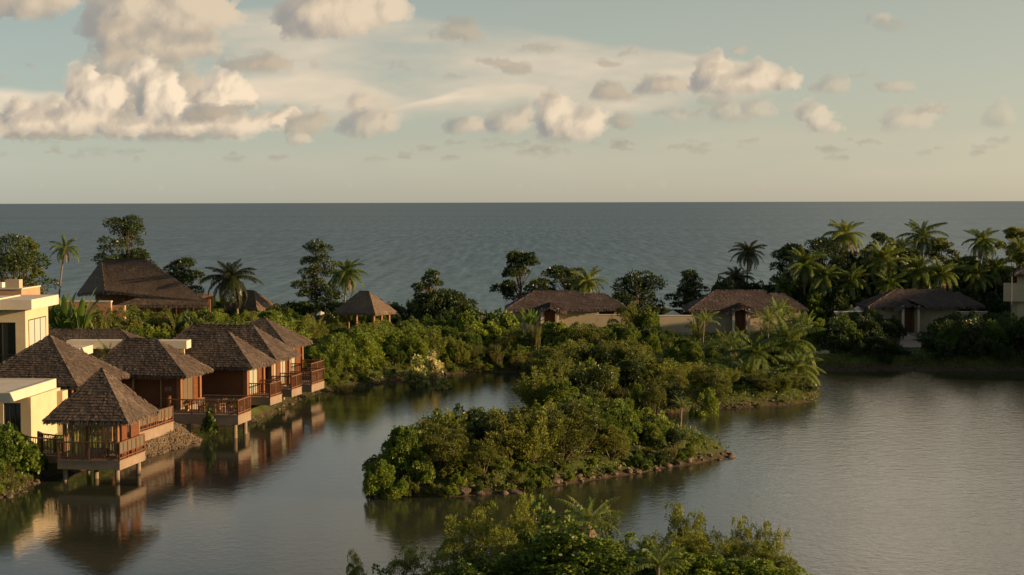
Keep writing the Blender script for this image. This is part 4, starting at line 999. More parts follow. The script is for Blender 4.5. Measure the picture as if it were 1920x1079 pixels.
def chair(x, y, z, rz, label, group=None):
    t = empty('chair', (x, y, z), rz); tag(t, label, 'chair', group)
    b = MB(); b.box(-.27, .27, -.27, .27, .40, .45); b.build('seat', 'wood_post', t); b = MB()
    for i in range(5): b.bar((-.22 + i * .11, .25, .46), (-.22 + i * .11, .36, .95), .05, .02)
    b.bar((-.27, .365, .95), (.27, .365, .95), .06, .04); b.build('backrest', 'wood_post', t)
    for sx in (-.24, .24):
        for sy in (-.24, .24): b = MB(); b.bar((sx, sy, 0), (sx, sy, .40), .045, .045); b.build('leg', 'wood_post', t)
    for sx in (-.29, .29): b = MB(); b.bar((sx, -.25, .64), (sx, .30, .66), .05, .03); b.bar((sx, -.22, .42), (sx, -.22, .63), .04, .04); b.build('armrest', 'wood_post', t)
# boardwalk joining pavilion, deck and cabin one
bx_, by_ = W(266, 829, .85)
bw = empty('boardwalk', (bx_, by_, 0), R(-11)); tag(bw, 'raised boardwalk with a glass panelled railing between the pavilion and the wide deck', 'boardwalk')
balcony(bw, -3.0, 0, -.4, 5.3, 1.5, 'R', fas=.68, name='platform', panels='R', stilts=False)
_p = MB(); _p.tube([(-.4, 4.9, -1.2), (-.4, 4.9, .85)], .13, 10); _p.build('stilt', 'concrete', bw)
_f = MB(); _f.box(-3.4, -1.3, 5.3, 11.0, 1.35, 1.52); _f.build('landing', 'wood_deck', bw)
excl(bx_, by_, R(-11), -3.4, 0, -1, 11)
# open pavilion on stilts
for i, (u, v, c) in enumerate(((-4.3, 1.9, 'flower_pink'), (-3.5, 2.3, 'flower_white'), (-2.1, 2.2, 'flower_red'), (-1.3, 2.3, 'flower_yellow'), (-.6, 2.2, 'flower_red'))):
    pot(u, v, i, ['pink flowered pot nearest the cabin steps on the wide deck', 'white flowered pot left of the middle of the wide deck', 'red flowered pot right of the middle of the wide deck', 'yellow flowered pot beside the back railing of the wide deck', 'red flowered pot in the right corner of the wide deck'][i], c)
chair(*on_deck(-3.0, 1.4), 1.6, R(30), 'left wooden armchair on the wide deck'); chair(*on_deck(-1.7, 1.3), 1.6, R(-50), 'right wooden armchair on the wide deck')
_q = c1.matrix_basis @ Vector((-4.3, .1, 0)); chair(_q.x, _q.y, 1.56, R(60), 'wooden armchair in front of the open doorway of the first cabin')
gx, gy = W(225, 883, .75)
gz = empty('stilt_pavilion', (gx, gy, 0), R(-9)); tag(gz, 'open timber pavilion under a steep thatched roof, standing on stilts over the water', 'pavilion')
ZF = 1.32
balcony(gz, -3.8, 0, 0, 4.0, ZF, 'FR', fas=.56, name='platform', panels='R', stilts=False, bal=.2)
for (sx, sy) in ((-.3, .35), (-.3, 3.6), (-3.45, .35), (-2.1, 1.6), (-3.4, 3.6)):
    p = MB(); p.tube([(sx, sy, -1.5), (sx, sy, ZF - .56)], .135, 12); p.build('stilt', 'concrete', gz)
hip_roof(gz, -4.35, .62, -.45, 4.5, 3.62, 2.72, seed=9, row=.20, sw=.14, fringe=.28)
for (sx, sy) in ((-.28, .42), (-.28, 3.6), (-3.5, .42), (-3.5, 3.6)):
    p = MB(); p.tube([(sx, sy, ZF), (sx, sy, 3.85)], .10, 12); p.build('post', 'wood_post', gz)
_s = MB()
for i in range(24):
    xx = -3.35 + i * (2.95 / 23); j = .04 * math.sin(i * 2.3)
    if i % 8 in (3,): continue
    _s.box(xx + j, xx + j + .055, 3.5, 3.55, ZF + .05, 3.75)
for i in range(13):
    if i in (6,): continue
    yy = .7 + i * .22; _s.box(-3.52, -3.47, yy, yy + .055, ZF + .05, 3.75)
for i in range(5): _s.box(-1.9 + i * .16, -1.85 + i * .16, 1.9, 1.95, ZF + .05, 3.75)
for zz in (ZF + .9, ZF + 1.9): _s.box(-3.4, -.38, 3.551, 3.60, zz, zz + .09)
_s.build('slat_screen', 'bamboo', gz)
_s = MB(); plank_wall(_s, -.34, -.24, .95, 1.75, ZF, 3.8, .4); plank_wall(_s, -.34, -.24, 2.35, 3.45, ZF, 3.8, .4); _s.build('side_panel', 'wood_deep', gz)
_s = MB(); _s.box(-3.6, -.2, .36, .48, 3.6, 3.78); _s.box(-.34, -.22, .5, 3.5, 3.8, 3.95); _s.box(-3.6, -.2, 3.56, 3.68, 3.76, 3.9); _s.build('beam', 'wood_rail', gz)
tb = empty('table', (gx - 1.6, gy + 1.5, ZF), R(-9)); tag(tb, 'low dark table on the deck of the stilt pavilion', 'table')
_m = MB(); _m.box(-.55, .55, -.32, .32, .42, .47); _m.build('top', 'wood_deck', tb)
for sx in (-.48, .48):
    for sy in (-.26, .26): _m = MB(); _m.box(sx - .03, sx + .03, sy - .03, sy + .03, 0, .42); _m.build('leg', 'wood_rail', tb)
excl(gx, gy, R(-9), -4, .3, -1, 4.2)
# curved bridge to the left house
br = empty('footbridge', (gx - 3.75, gy + 1.2, 0), R(-9)); tag(br, 'curved footbridge with timber railing left of the stilt pavilion', 'footbridge')
_b = MB(); _r = MB(); pts = [(0, 1.9), (-1.2, 2.1), (-2.2, 2.6), (-2.9, 3.5)]; pf = [(0, .4), (-1.4, .7), (-2.6, 1.3), (-3.6, 2.5)]
for i in range(3):
    a, b, c_, d_ = pf[i], pf[i + 1], pts[i + 1], pts[i]
    _b.poly([(*a, ZF), (*d_, ZF), (*c_, ZF), (*b, ZF)]); _b.poly([(*a, ZF - .4), (*b, ZF - .4), (*b, ZF - .004), (*a, ZF - .004)]); _b.poly([(*a, ZF - .4), (*b, ZF - .4), (*c_, ZF - .4), (*d_, ZF - .4)])
    railing(_r, a, b, ZF, post=1.0, bal=.2); railing(_r, d_, c_, ZF, post=1.0, bal=.2)
_b.build('walkway', 'wood_deck', br); _r.build('railing', ['wood_rail', 'screen_grey'], br); excl(gx - 3.75, gy + 1.2, R(-9), -4, 0, 0, 3.5)
# second pavilion roof behind the low white house
p2x, p2y = -31.1, 114.4
pv = empty('thatched_pavilion', (p2x, p2y, 0), R(-12)); tag(pv, 'square thatched pavilion between the low yellow house and the first cabin', 'pavilion')
hip_roof(pv, -3.9, 3.9, -3.9, 3.9, 4.15, 2.95, seed=12)
for sx in (-3, 3):
    for sy in (-3, 3): p = MB(); p.box(sx - .13, sx + .13, sy - .13, sy + .13, .6, 4.4); p.build('post', 'wood_post', pv)
_m = MB(); plank_wall(_m, -2.85, 2.85, 1.0, 1.12, 1.3, 4.3); plank_wall(_m, -3.06, -2.94, -2.8, 2.8, 1.3, 4.3); _m.build('wall', 'wood_deep', pv); _m = MB(); _m.box(-3.2, 3.2, -3.2, 3.2, .7, 1.3); _m.build('floor_base', 'concrete', pv)
excl(p2x, p2y, R(-12), -3.9, 3.9, -3.9, 3.9)
# ---------------------------------------------------------------- plastered flat-roofed houses
def slab(mb, x0, x1, y0, y1, z0, z1, lip=.0, mi=0, top=1):
    mb.box(x0, x1, y0, y1, z0, z1, mi)
    if lip:
        for (a, b, c, d) in ((x0, x1, y0, y0 + .22), (x0, x1, y1 - .22, y1), (x0, x0 + .22, y0 + .22, y1 - .22), (x1 - .22, x1, y0 + .22, y1 - .22)): mb.box(a, b, c, d, z1, z1 + lip, mi)
        mb.box(x0 + .23, x1 - .23, y0 + .23, y1 - .23, z1, z1 + .02, top)
# tall house, upper left
ax_, ay_ = -36.1, 128.0
A = empty('two_storey_house', (ax_, ay_, 0), R(-1)); tag(A, 'tall yellow plastered house with a flat pale roof and a balcony', 'house')
m = MB(); slab(m, -3.2, 0, 0, 7.2, 8.02, 8.66, .12); m.box(-12, -1.4 - 1.8, -1.0, 7.2, 8.05, 8.70); m.build('roof', ['plaster_pale', 'roof_membrane'], A)
m = MB()
m.box(-1.05, -.8, 1.0, 7.0, .8, 8.02)          # right wall
m.box(-1.55, -1.05, 1.0, 1.25, .8, 8.02); m.box(-4.6, -1.55, 1.0, 1.25, 7.0, 8.02); m.box(-4.6, -1.55, 1.0, 1.25, .8, 3.8); m.box(-12, -4.6, 1.0, 1.25, .8, 8.02); m.box(-12, -1.05, 6.75, 7.0, .8, 8.02)
m.build('wall', 'plaster_yellow', A)
window(A, -4.6, -1.55, 3.85, 7.0, 'F', 1.12, mats=('metal_dark', 'glass_dark'), panes=3)
w_ = window(A, 1.75, 6.3, 4.5, 7.15, 'R', -.81, mats=('metal_dark', 'glass_pale'), panes=3, th=.05)
m = MB(); m.box(-12, -.8, -.9, .995, 3.45, 3.75); m.box(-12, -2.0, -.95, -.85, 2.6, 3.45); m.build('balcony', 'plaster_yellow', A)
m = MB(); a = Vector((-12, -.8, 3.75))
for i in range(84): m.bar((-12 + i * .132, -.8, 3.75), (-12 + i * .132, -.8, 4.7), .02, .02)
m.bar((-12, -.8, 4.72), (-.86, -.8, 4.72), .05, .05)
for i in range(9): m.bar((-.86, -.8 + i * .2, 3.75), (-.86, -.8 + i * .2, 4.7), .02, .02)
m.bar((-.86, -.8, 4.72), (-.86, .95, 4.72), .05, .05)
m.build('balcony_railing', 'metal_dark', A)
excl(ax_, ay_, R(-1), -12, 0, -1, 7.2)
# low house, lower left
bx2, by2 = -29.75, 100.6
Bh = empty('flat_roofed_house', (bx2, by2, 0), R(-4)); tag(Bh, 'low yellow house with a flat white roof and dark glass doors at the lower left', 'house')
m = MB(); slab(m, -9, 0, 0, 8.2, 4.22, 4.72, .09); m.build('roof', ['plaster_pale', 'roof_membrane'], Bh)
m = MB(); m.box(-.05, .22, 2.9, 8.3, 1.0, 4.05 + .17 - .003)
m.box(-1.75, -.05, 1.6, 1.85, 1.0, 4.2) if False else None
m.box(-.42, -.05, 2.9, 3.15, 1.0, 4.21); m.box(-9, -.42, 2.9, 3.15, 3.85, 4.21); m.box(-9, -1.5, 2.9, 3.15, 1.0, 3.85); m.box(-9, -.05, 8.0, 8.25, 1.0, 4.21); m.box(.221, .6, 7.6, 8.6, 1.0, 4.05)
m.build('wall', 'plaster_yellow', Bh)
window(Bh, -1.5, -.42, 1.5, 3.85, 'F', 3.02, mats=('metal_dark', 'glass_dark'), panes=3, name='glass_door')
excl(bx2, by2, R(-4), -9, .6, 0, 8.6)
# low link roofs behind
lk = empty('covered_walkway', (-33.6, 126, 0), R(-3)); tag(lk, 'low white flat roof linking the tall house to the cabins', 'covered walkway')
m = MB(); m.box(.6, 9.6, 0, 1.4, 5.25, 5.85); m.box(-1.0, 2.6, -4.6, -.02, 4.95, 5.55); m.build('roof', 'plaster_pale', lk)
m = MB(); m.box(2.0, 9.2, .9, 1.1, 1.0, 5.25); m.build('wall', 'plaster_yellow', lk)
for q in ((2.2, -3.9), (5.5, .35), (-.6, -3.9)): m = MB(); m.box(q[0] - .16, q[0] + .16, q[1] - .16, q[1] + .16, 1, 4.95 if q[1] < 0 else 5.25); m.build('column', 'plaster_yellow', lk)
excl(-33.6, 126, R(-3), -1, 9.6, -4.6, 1.5)
r5 = empty('thatched_lodge', (-36, 150, 0), R(-4)); tag(r5, 'low thatched lodge roof behind the white walkway roof', 'lodge')
hip_roof(r5, -6.5, 4.6, -3, 3.4, 3.1, 1.75, -5.2, 1.4, seed=14, row=.24, sw=.13); m = MB(); m.box(-5.8, 3.9, -2.3, 2.7, .9, 3.3); m.build('wall', 'plaster_cream', r5)
excl(-36, 150, R(-4), -6.5, 4.6, -3, 3.4)
# terraces, far left
tr = empty('roof_terrace', (-47.5, 165, 0), R(-3)); tag(tr, 'terracotta roof terrace with pale parapets at the far left', 'terrace')
tz = ZA(40, 543, 165)
m = MB(); m.box(-12, 0, 0, 5.5, 1, tz); m.build('wall', 'plaster_terracotta', tr); m = MB(); m.box(-12.1, .1, -.1, .1, tz, tz + .12); m.box(-.1, .1, .1, 5.5, tz, tz + .12); m.build('parapet', 'plaster_pale', tr)
m = MB(); m.box(-2.3, -.9, 2, 3, tz, tz + .85); m.build('planter_box', 'plaster_cream', tr)
m = MB(); m.box(-4.9, -3.1, 3.4, 4.4, tz, tz + .5); m.build('bench', 'cloth_pale', tr)
m = MB(); m.bar((-12, 5.4, tz + .95), (0, 5.4, tz + .95), .04); 
for i in range(20): m.bar((-12 + i * .63, 5.4, tz), (-12 + i * .63, 5.4, tz + .95), .035)
m.build('railing', 'metal_dark', tr)
excl(-47.5, 165, 0, -12, 0, 0, 5.5)
gw = empty('garden_wall', (*XY(150, 172), 0), R(-5)); tag(gw, 'terracotta garden wall with a pale top below the big thatched hall', 'wall')
m = MB(); z1 = ZA(150, 567, 172); m.box(-6, 3.1, 0, .4, 1, z1); m.box(3.1, 4.4, .4, .8, 1, z1 - .35); m.build('wall', 'plaster_terracotta', gw); m = MB(); m.box(-6.05, 3.15, -.05, .45, z1, z1 + .14); m.build('coping', 'plaster_pale', gw)
# ---------------------------------------------------------------- big thatched hall
HY = 200.0
def P3(px, py, Y): x, y = XY(px, Y); return (x, y, ZA(px, py, Y))
hl = empty('thatched_hall', (-43, 206, 0)); tag(hl, 'large thatched hall with a tall hipped roof by the sea', 'hall')
def loc3(p): return (p[0] + 43, p[1] - 206, p[2])
fl = loc3(P3(196, 546, 201)); fr = loc3(P3(389, 567, 198)); rl = loc3(P3(190, 489, 208)); rr = loc3(P3(273, 485.5, 206)); bl = loc3(P3(143, 521, 211)); bk = loc3(P3(350, 545, 214))
bl = (bl[0], bl[1], fr[2] + .3); 
thatch_faces('roof', [(fl, fr, rr, rl), (fr, bk, rr, rr), (bl, fl, rl, rl), (bk, bl, rl, rr)], hl, 'thatch_far', .24, .15, 21, [(fl, rl), (fr, rr), (rl, rr), (bk, rr)], .35)
sk0 = loc3(P3(222, 561, 199.6)); sk1 = (fr[0] + .3, fr[1] - .7, fr[2] - .35); sk2 = (fr[0] + .1, fr[1] + .1, fr[2] + .12); sk3 = loc3(P3(262, 557, 200.4)); sk0 = (sk0[0], sk0[1] - 1.2, sk1[2])
thatch_faces('lower_roof', [(sk0, sk1, sk2, sk3)], hl, 'thatch_far', .25, .14, 22, [], .35)
m = MB()
for k in range(7):
    t_ = k / 6; xx = fl[0] + (fr[0] - fl[0]) * t_; yy = fl[1] + (fr[1] - fl[1]) * t_ + .8; m.box(xx - .15, xx + .15, yy - .15, yy + .15, .8, fr[2] + .3)
m.build('post', 'wood_post', hl)
m = MB(); m.box(bl[0] + 3, fr[0] - 1.2, 2.0, 2.2, .8, fr[2] + .4); m.build('wall', 'plaster_terracotta', hl)
excl(-43, 206, 0, -9, 9, -8, 8)
# small seaside pavilions
def kiosk(px, py, Y, wid, dep, ze, rise, rot, label, ridge, seed, group='small thatched shelters facing the sea'):
    x, y = XY(px, Y); t = empty('thatched_shelter', (x, y, 0), rot); tag(t, label, 'shelter', group)
    hip_roof(t, -wid / 2, wid / 2, -dep / 2, dep / 2, ze, rise, -ridge / 2, ridge / 2, 'thatch_far', seed, .23, .14, .26)
    for sx in (-1, 1):
        for sy in (-1, 0, 1): m = MB(); a, b = sx * (wid / 2 - .6), sy * (dep / 2 - .6); m.box(a - .14, a + .14, b - .14, b + .14, .8, ze + .3); m.build('post', 'wood_post', t)
    excl(x, y, rot, -wid / 2, wid / 2, -dep / 2, dep / 2); return t
kiosk(683, 0, 193, 5.6, 4.4, ZA(689, 589, 190), 2.35, R(-28), 'thatched shelter on bare posts below the windblown palm', 1.2, 31)
kiosk(468, 0, 207, 5.6, 4.4, ZA(459, 580, 205), 2.1, R(-30), 'thatched shelter roof half buried in bushes left of the fat palm', 1.2, 32)
kiosk(32, 0, 196, 4.4, 4.0, ZA(32, 531, 196) - .9, 1.1, R(-20), 'small dark thatched roof behind the terrace at the far left', .8, 33)
# ---------------------------------------------------------------- cream villas on the far shore
def villa(pxl, pxr, py_e, pxr2, ridge_px, Y, label, door_px, seed, zr_py, porch=(0, 0), win_px=None, tint='plaster_cream', wall_l=None, wall_r=None, gate=None, rise2=.8):
    ze = ZA(0.5 * (pxl + pxr), py_e, Y - .7); x0 = XY(pxl, Y)[0]; x1 = XY(pxr, Y)[0]; x2 = XY(pxr2, Y)[0]; cx = (x0 + x1) / 2; dep = 6.8
    t = empty('thatched_villa', (cx, Y, 0)); tag(t, label, 'villa', 'cream villas with thatched roofs on the far shore')
    zr = ZA(ridge_px[0], zr_py, Y + dep / 2)
    hip_roof(t, x0 - cx, x1 - cx, 0, dep, ze, zr - ze, XY(ridge_px[0], Y + 3.4)[0] - cx, XY(ridge_px[1], Y + 3.4)[0] - cx, 'thatch_grey_shaded', seed, .24, .16, .26)
    m = MB(); hip_roof(t, x1 - cx - 2.9, x2 - cx, .9, dep - .6, ze + .02, (zr - ze) * rise2, x1 - cx - 2.2, x2 - cx - 2.4, 'thatch_grey_shaded', seed + 1, .24, .16, .26, name='side_roof')
    a, b = x0 - cx + .9, x1 - cx - .6; m.box(a, b, .9, dep - .9, .6, ze + .16); m.box(b, x2 - cx - .8, 1.7, dep - 1.2, .6, ze + .14); m.build('wall', tint, t)
    # porch: two columns under a small thatched hood
    pl, pr = XY(door_px[0], Y - .8)[0] - cx, XY(door_px[1], Y - .8)[0] - cx; c_ = (pl + pr) / 2; hw = (pr - pl) / 2
    zp = ze - .05
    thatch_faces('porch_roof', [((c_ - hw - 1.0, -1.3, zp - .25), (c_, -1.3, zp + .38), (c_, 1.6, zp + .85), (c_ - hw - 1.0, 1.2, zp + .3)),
                                ((c_, -1.3, zp + .38), (c_ + hw + 1.0, -1.3, zp - .25), (c_ + hw + 1.0, 1.2, zp + .3), (c_, 1.6, zp + .85))], t, 'thatch_grey_shaded', .24, .16, seed + 2, [], .22)
    for xx in (pl, pr): m = MB(); m.box(xx - .13, xx + .13, -.95, -.69, .6, zp + .25); m.build('column', 'plaster_pale', t)
    m = MB(); m.box(pl + .13, c_ - .62, -.2, .895, .6, zp + .3); m.box(c_ + .62, pr - .13, -.2, .895, .6, zp + .3); m.build('porch_wall', tint, t)
    d = MB(); dh = ze - .35; d.box(c_ - .5, c_ + .5, .80, .88, 1.2, dh); dd = d.build('door', 'wood_deep', t)
    d = MB(); d.box(c_ - .62, c_ - .5, .7, .89, 1.2, dh + .1); d.box(c_ + .5, c_ + .62, .7, .89, 1.2, dh + .1); d.box(c_ - .5, c_ + .5, .7, .89, dh + .002, dh + .12); d.box(c_ - .015, c_ + .015, .77, .80, 1.2, dh); d.build('frame', 'wood_post', dd)
    for xx in (c_ - .82, c_ + .82): d = MB(); d.box(xx - .08, xx + .08, -.26, -.205, 2.1, 2.55); d.build('wall_lamp', 'bamboo', t)
    m = MB(); m.box(pl - .3, pr + .3, -1.3, -.2, .9, 1.22); m.build('step', 'path_stone', t)
    if win_px: window(t, XY(win_px[0], Y + 1.7)[0] - cx, XY(win_px[1], Y + 1.7)[0] - cx, ze - .95, ze - .25, 'F', 1.7, mats=('wood_rail', 'glass_dark'), panes=2)
    excl(cx, Y, 0, x0 - cx, x2 - cx, -1.4, dep); return t
villa(947, 1134, 582, 1178, (1003, 1080), 192, 'thatched cream villa with a narrow side wing, nearest the middle of the far shore', (1016, 1046), 41, 546, win_px=(1122, 1152))
villa(1292, 1478, 583, 1520, (1342, 1432), 192, 'thatched cream villa behind the tall sunlit coconut palms', (1376, 1405), 44, 545, win_px=(1440, 1462))
villa(1628, 1812, 577, 1853, (1680, 1772), 192, 'thatched cream villa with a dark front door and a straight garden path', (1694.5, 1723.5), 47, 543.5, win_px=(1800, 1828))
def gwall(px0, px1, py, Y, label, depth=.3):
    x0, x1 = XY(px0, Y)[0], XY(px1, Y)[0]; t = empty('garden_wall', (x0, Y, 0)); tag(t, label, 'wall', 'cream garden walls beside the villas'); zt = ZA(px0, py, Y)
    m = MB(); m.box(0, x1 - x0, 0, depth, .5, zt); m.build('wall', 'plaster_cream', t); m = MB(); m.box(-.05, x1 - x0 + .05, -.05, depth + .05, zt, zt + .09); m.build('coping', 'plaster_pale', t); excl(x0, Y, 0, 0, x1 - x0, 0, depth)
gwall(1119, 1179, 591.5, 189, 'cream garden wall under the side wing of the middle villa')
gwall(1237, 1300, 593, 189.5, 'cream garden wall left of the villa behind the palms')
gwall(1566, 1636, 585.5, 190.5, 'cream garden wall in front of the pale sun umbrella')
gwall(1798, 1853, 586, 188.5, 'cream garden wall right of the villa with the garden path')
gwall(902, 948, 594, 191, 'short cream garden wall left of the middle villa')
# sun umbrellas
def parasol(px, py, Y, r, label, pole_top=None):
    x, y = XY(px, Y); zt = ZA(px, py, Y); t = empty('sun_umbrella', (x, y, ground(x, y))); tag(t, label, 'sun umbrella', 'pale sun umbrellas by the sea'); g = ground(x, y); zt -= g
    mb = MB(); n = 8
    for k in range(n):
        a, b = 2 * math.pi * k / n, 2 * math.pi * (k + 1) / n
        for (u0, z0, u1, z1) in ((0.02, zt, r * .5, zt - .26 * r), (r * .5, zt - .26 * r, r, zt - .42 * r), (r, zt - .42 * r, r, zt - .42 * r - .12)):
            mb.poly([(u1 * math.cos(a), u1 * math.sin(a), z1), (u1 * math.cos(b), u1 * math.sin(b), z1), (u0 * math.cos(b), u0 * math.sin(b), z0), (u0 * math.cos(a), u0 * math.sin(a), z0)])
    mb.build('canopy', 'cloth_pale', t); mb = MB(); mb.tube([(0, 0, -.2), (0, 0, zt + .12)], .035, 8); mb.build('pole', 'wood_post', t)
parasol(1612, 573, 197, 2.1, 'pale sun umbrella behind the garden wall of the right villa')
parasol(1262, 582, 196, 1.7, 'grey sun umbrella left of the villa behind the palms')
parasol(601, 584, 200, 1.6, 'pale sun umbrella beside the foot of the layered tree')
parasol(521, 583, 206, 1.3, 'pale sun umbrella in the bushes right of the buried shelter roof')
# tower house, right edge
th = empty('tower_house', (*XY(1920, 180), 0), R(-17)); tag(th, 'tall cream house with a box window at the right edge', 'house')
zt = ZA(1900, 497, 180); m = MB(); m.box(-.65, 9, 0, 6, .6, ZA(1900, 512, 180)); m.build('wall', 'plaster_cream', th); hip_roof(th, -.9, 10, -.9, 7, ZA(1900, 516, 179), 2.0, 2.6, 6, 'thatch', 51)
m = MB(); m.box(-2.0, .3, -1.1, -.003, ZA(1900, 566, 179), ZA(1900, 532, 179)); m.build('box_window', 'plaster_cream', th); m = MB(); m.box(-1.1, -.653, .2, 1, .6, ZA(1900, 566, 179)); m.build('pier', 'plaster_cream', th)
excl(*XY(1920, 180), 0, -2, 10, -1.5, 7)
pl = link('pole', _tube_mesh([(0, 0, -.3), (0, 0, 7.2)], [.07, .05]), None, (*XY(1898, 176), 1.0)); tag(pl, 'thin dark pole in front of the box window at the right edge', 'pole')
# garden path and the small landing
m = MB(); x0, x1 = XY(1689, 178)[0], XY(1729, 178)[0]; a = W(1686, 652, 1.25); b = W(1731, 652, 1.25)
YP0 = a[1]; n = 12; ys = [YP0 + (190.6 - YP0) * i / n for i in range(n + 1)]
for i in range(n):
    q = [(XY(1689, ys[i])[0], ys[i]), (XY(1729, ys[i])[0], ys[i]), (XY(1729, ys[i + 1])[0], ys[i + 1]), (XY(1689, ys[i + 1])[0], ys[i + 1])]
    m.poly([(a_, b_, ground(a_, b_) + .06) for a_, b_ in q])
tag(m.build('path', 'path_stone'), kind='structure')
excl((x0 + x1) / 2, (YP0 + 190) / 2, 0, -2.3, 2.1, -(190 - YP0) / 2 - 3, (190 - YP0) / 2, 0)
wx, wy = W(1546, 688, 0); wx += .3; wy += 1.0
sl = empty('culvert', (wx, wy, 0)); tag(sl, 'low pale concrete culvert with a dark arch behind the palms at the water', 'culvert')
m = MB(); m.box(-1.2, -.35, 0, .5, -.4, 1.35); m.box(.35, 1.3, 0, .5, -.4, 1.0); m.box(-.35, .35, 0, .5, 1.0, 1.45); m.build('wall', 'plaster_cream', sl); m = MB(); m.box(-.35, .35, .35, .45, -.4, 1.0); m.build('opening', 'metal_dark', sl); excl(wx, wy, 0, -1.2, 1.3, -.5, .6)  # dark panel closes the arch, standing in for the shade inside

_s = W(330, 832, .3); excl(_s[0], _s[1], 0, -2.6, 2.0, -4.5, 4.5)
# ---------------------------------------------------------------- planting
RV = random.Random(4242)
NUM = ['first', 'second', 'third', 'fourth', 'fifth', 'sixth', 'seventh', 'eighth', 'ninth', 'tenth', 'eleventh', 'twelfth']
def inpoly(x, y, P):
    c = False
    for i in range(len(P)):
        ax, ay = P[i]; bx, by = P[(i + 1) % len(P)]
        if (ay > y) != (by > y) and x < (bx - ax) * (y - ay) / (by - ay) + ax: c = not c
    return c
TENTH = ['left end', 'one tenth along', 'two tenths along', 'three tenths along', 'four tenths along', 'halfway along', 'six tenths along', 'seven tenths along', 'eight tenths along', 'right end']
def auto_label(me, h, hr, x, y, ylo, yhi, pxlo, pxhi, noun, place):
    px = 960 + x / y * FPX; t = min(9, max(0, int((px - pxlo) / (pxhi - pxlo + 1e-6) * 10))); r = (y - ylo) / (yhi - ylo + 1e-6)
    row = 'front' if r < .33 else 'middle' if r < .67 else 'back'; q = (h - hr[0]) / (hr[1] - hr[0] + 1e-6); sz = 'short' if q < .33 else 'tall' if q > .7 else 'medium'
    return '%s %s %s, %s row, %s, %s' % (sz, LOOK.get(me.name, 'green'), noun, row, place, TENTH[t])
def scatter(px_poly, n, kinds, hr, place, group, name='shrub', mind=1.2, wr=(1.0, 1.35), cat='shrub', z=1.15, shore=.5, world=False, maxshore=99, mass=None, noun='shrub', sizef=None, sky=None):
    P = px_poly if world else [W(a, b, z) for a, b in px_poly]
    xs = [p[0] for p in P]; ys = [p[1] for p in P]; pxs = [960 + p[0] / p[1] * FPX for p in P]; k = 0; tries = 0; out = []; items = []
    while k < n and tries < n * 60:
        tries += 1; x = RV.uniform(min(xs), max(xs)); y = RV.uniform(min(ys), max(ys))
        if not inpoly(x, y, P) or blocked(x, y, .5): continue
        s = sdist(x, y)
        if s < shore or s > maxshore: continue
        if any((x - a) ** 2 + (y - b) ** 2 < mind * mind for a, b in out[-80:]): continue
        out.append((x, y)); h = RV.uniform(*hr) * (1 if s > 1.6 else .62); me = RV.choice(kinds); w = h * RV.uniform(*wr); k += 1
        if sky:
            px_ = 960 + x / y * FPX; cap = ZA(px_, float(np.interp(px_, [q[0] for q in sky], [q[1] for q in sky])), y) - ground(x, y)
            if cap < .5: continue
            if h > cap: h = cap * RV.uniform(.86, 1.04)
        if sizef: h *= sizef(x, y); w *= max(.75, sizef(x, y))
        if mass: items.append((me, x, y, h, w))
        else: plant(me, name, x, y, h, w, None, auto_label(me, h, hr, x, y, min(ys), max(ys), min(pxs), max(pxs), noun, place), cat, group)
    if mass: mass_mesh(mass, items, place)
    return out
_cache = {}
def mass_mesh(name, items, label, keep=.6):
    """many plants that read as one mass: a single mesh"""
    Vs = []; Fs = []; MI = []; base = 0; mats = []; rs = np.random.RandomState(len(items))
    for (me, x, y, h, w) in items:
        if me.name not in _cache:
            v = np.zeros(len(me.vertices) * 3, np.float32); me.vertices.foreach_get('co', v); f = np.zeros(len(me.loops), np.int32); me.loops.foreach_get('vertex_index', f)
            mi = np.zeros(len(me.polygons), np.int32); me.polygons.foreach_get('material_index', mi); _cache[me.name] = (v.reshape(-1, 3), f.reshape(-1, 4), mi, [m.name for m in me.materials])
        v, f, mi, mn = _cache[me.name]; th, tw = top_of(me); s = h / th; sw = w * .5 / tw; a = RV.uniform(0, 6.283); c, s_ = math.cos(a), math.sin(a)
        V = np.stack([(v[:, 0] * c - v[:, 1] * s_) * sw + x, (v[:, 0] * s_ + v[:, 1] * c) * sw + y, v[:, 2] * s + ground(x, y) - .06], 1)
        for m in mn:
            if m not in mats: mats.append(m)
        Vs.append(V); Fs.append(f + base); MI.append(np.array([mats.index(m) for m in mn])[mi]); base += len(V)
    o = link(name, npmesh(name, np.concatenate(Vs), np.concatenate(Fs), mats, np.concatenate(MI))); tag(o, label, name.replace('_', ' '), kind='stuff'); return o
def at(px, py, me, h, w, label, name='shrub', cat='shrub', group=None, z=1.1, Y=None):
    x, y = W(px, py, z) if Y is None else XY(px, Y); g = ground(x, y)
    return plant(me, name, x, y, h, w, None, label, cat, group)
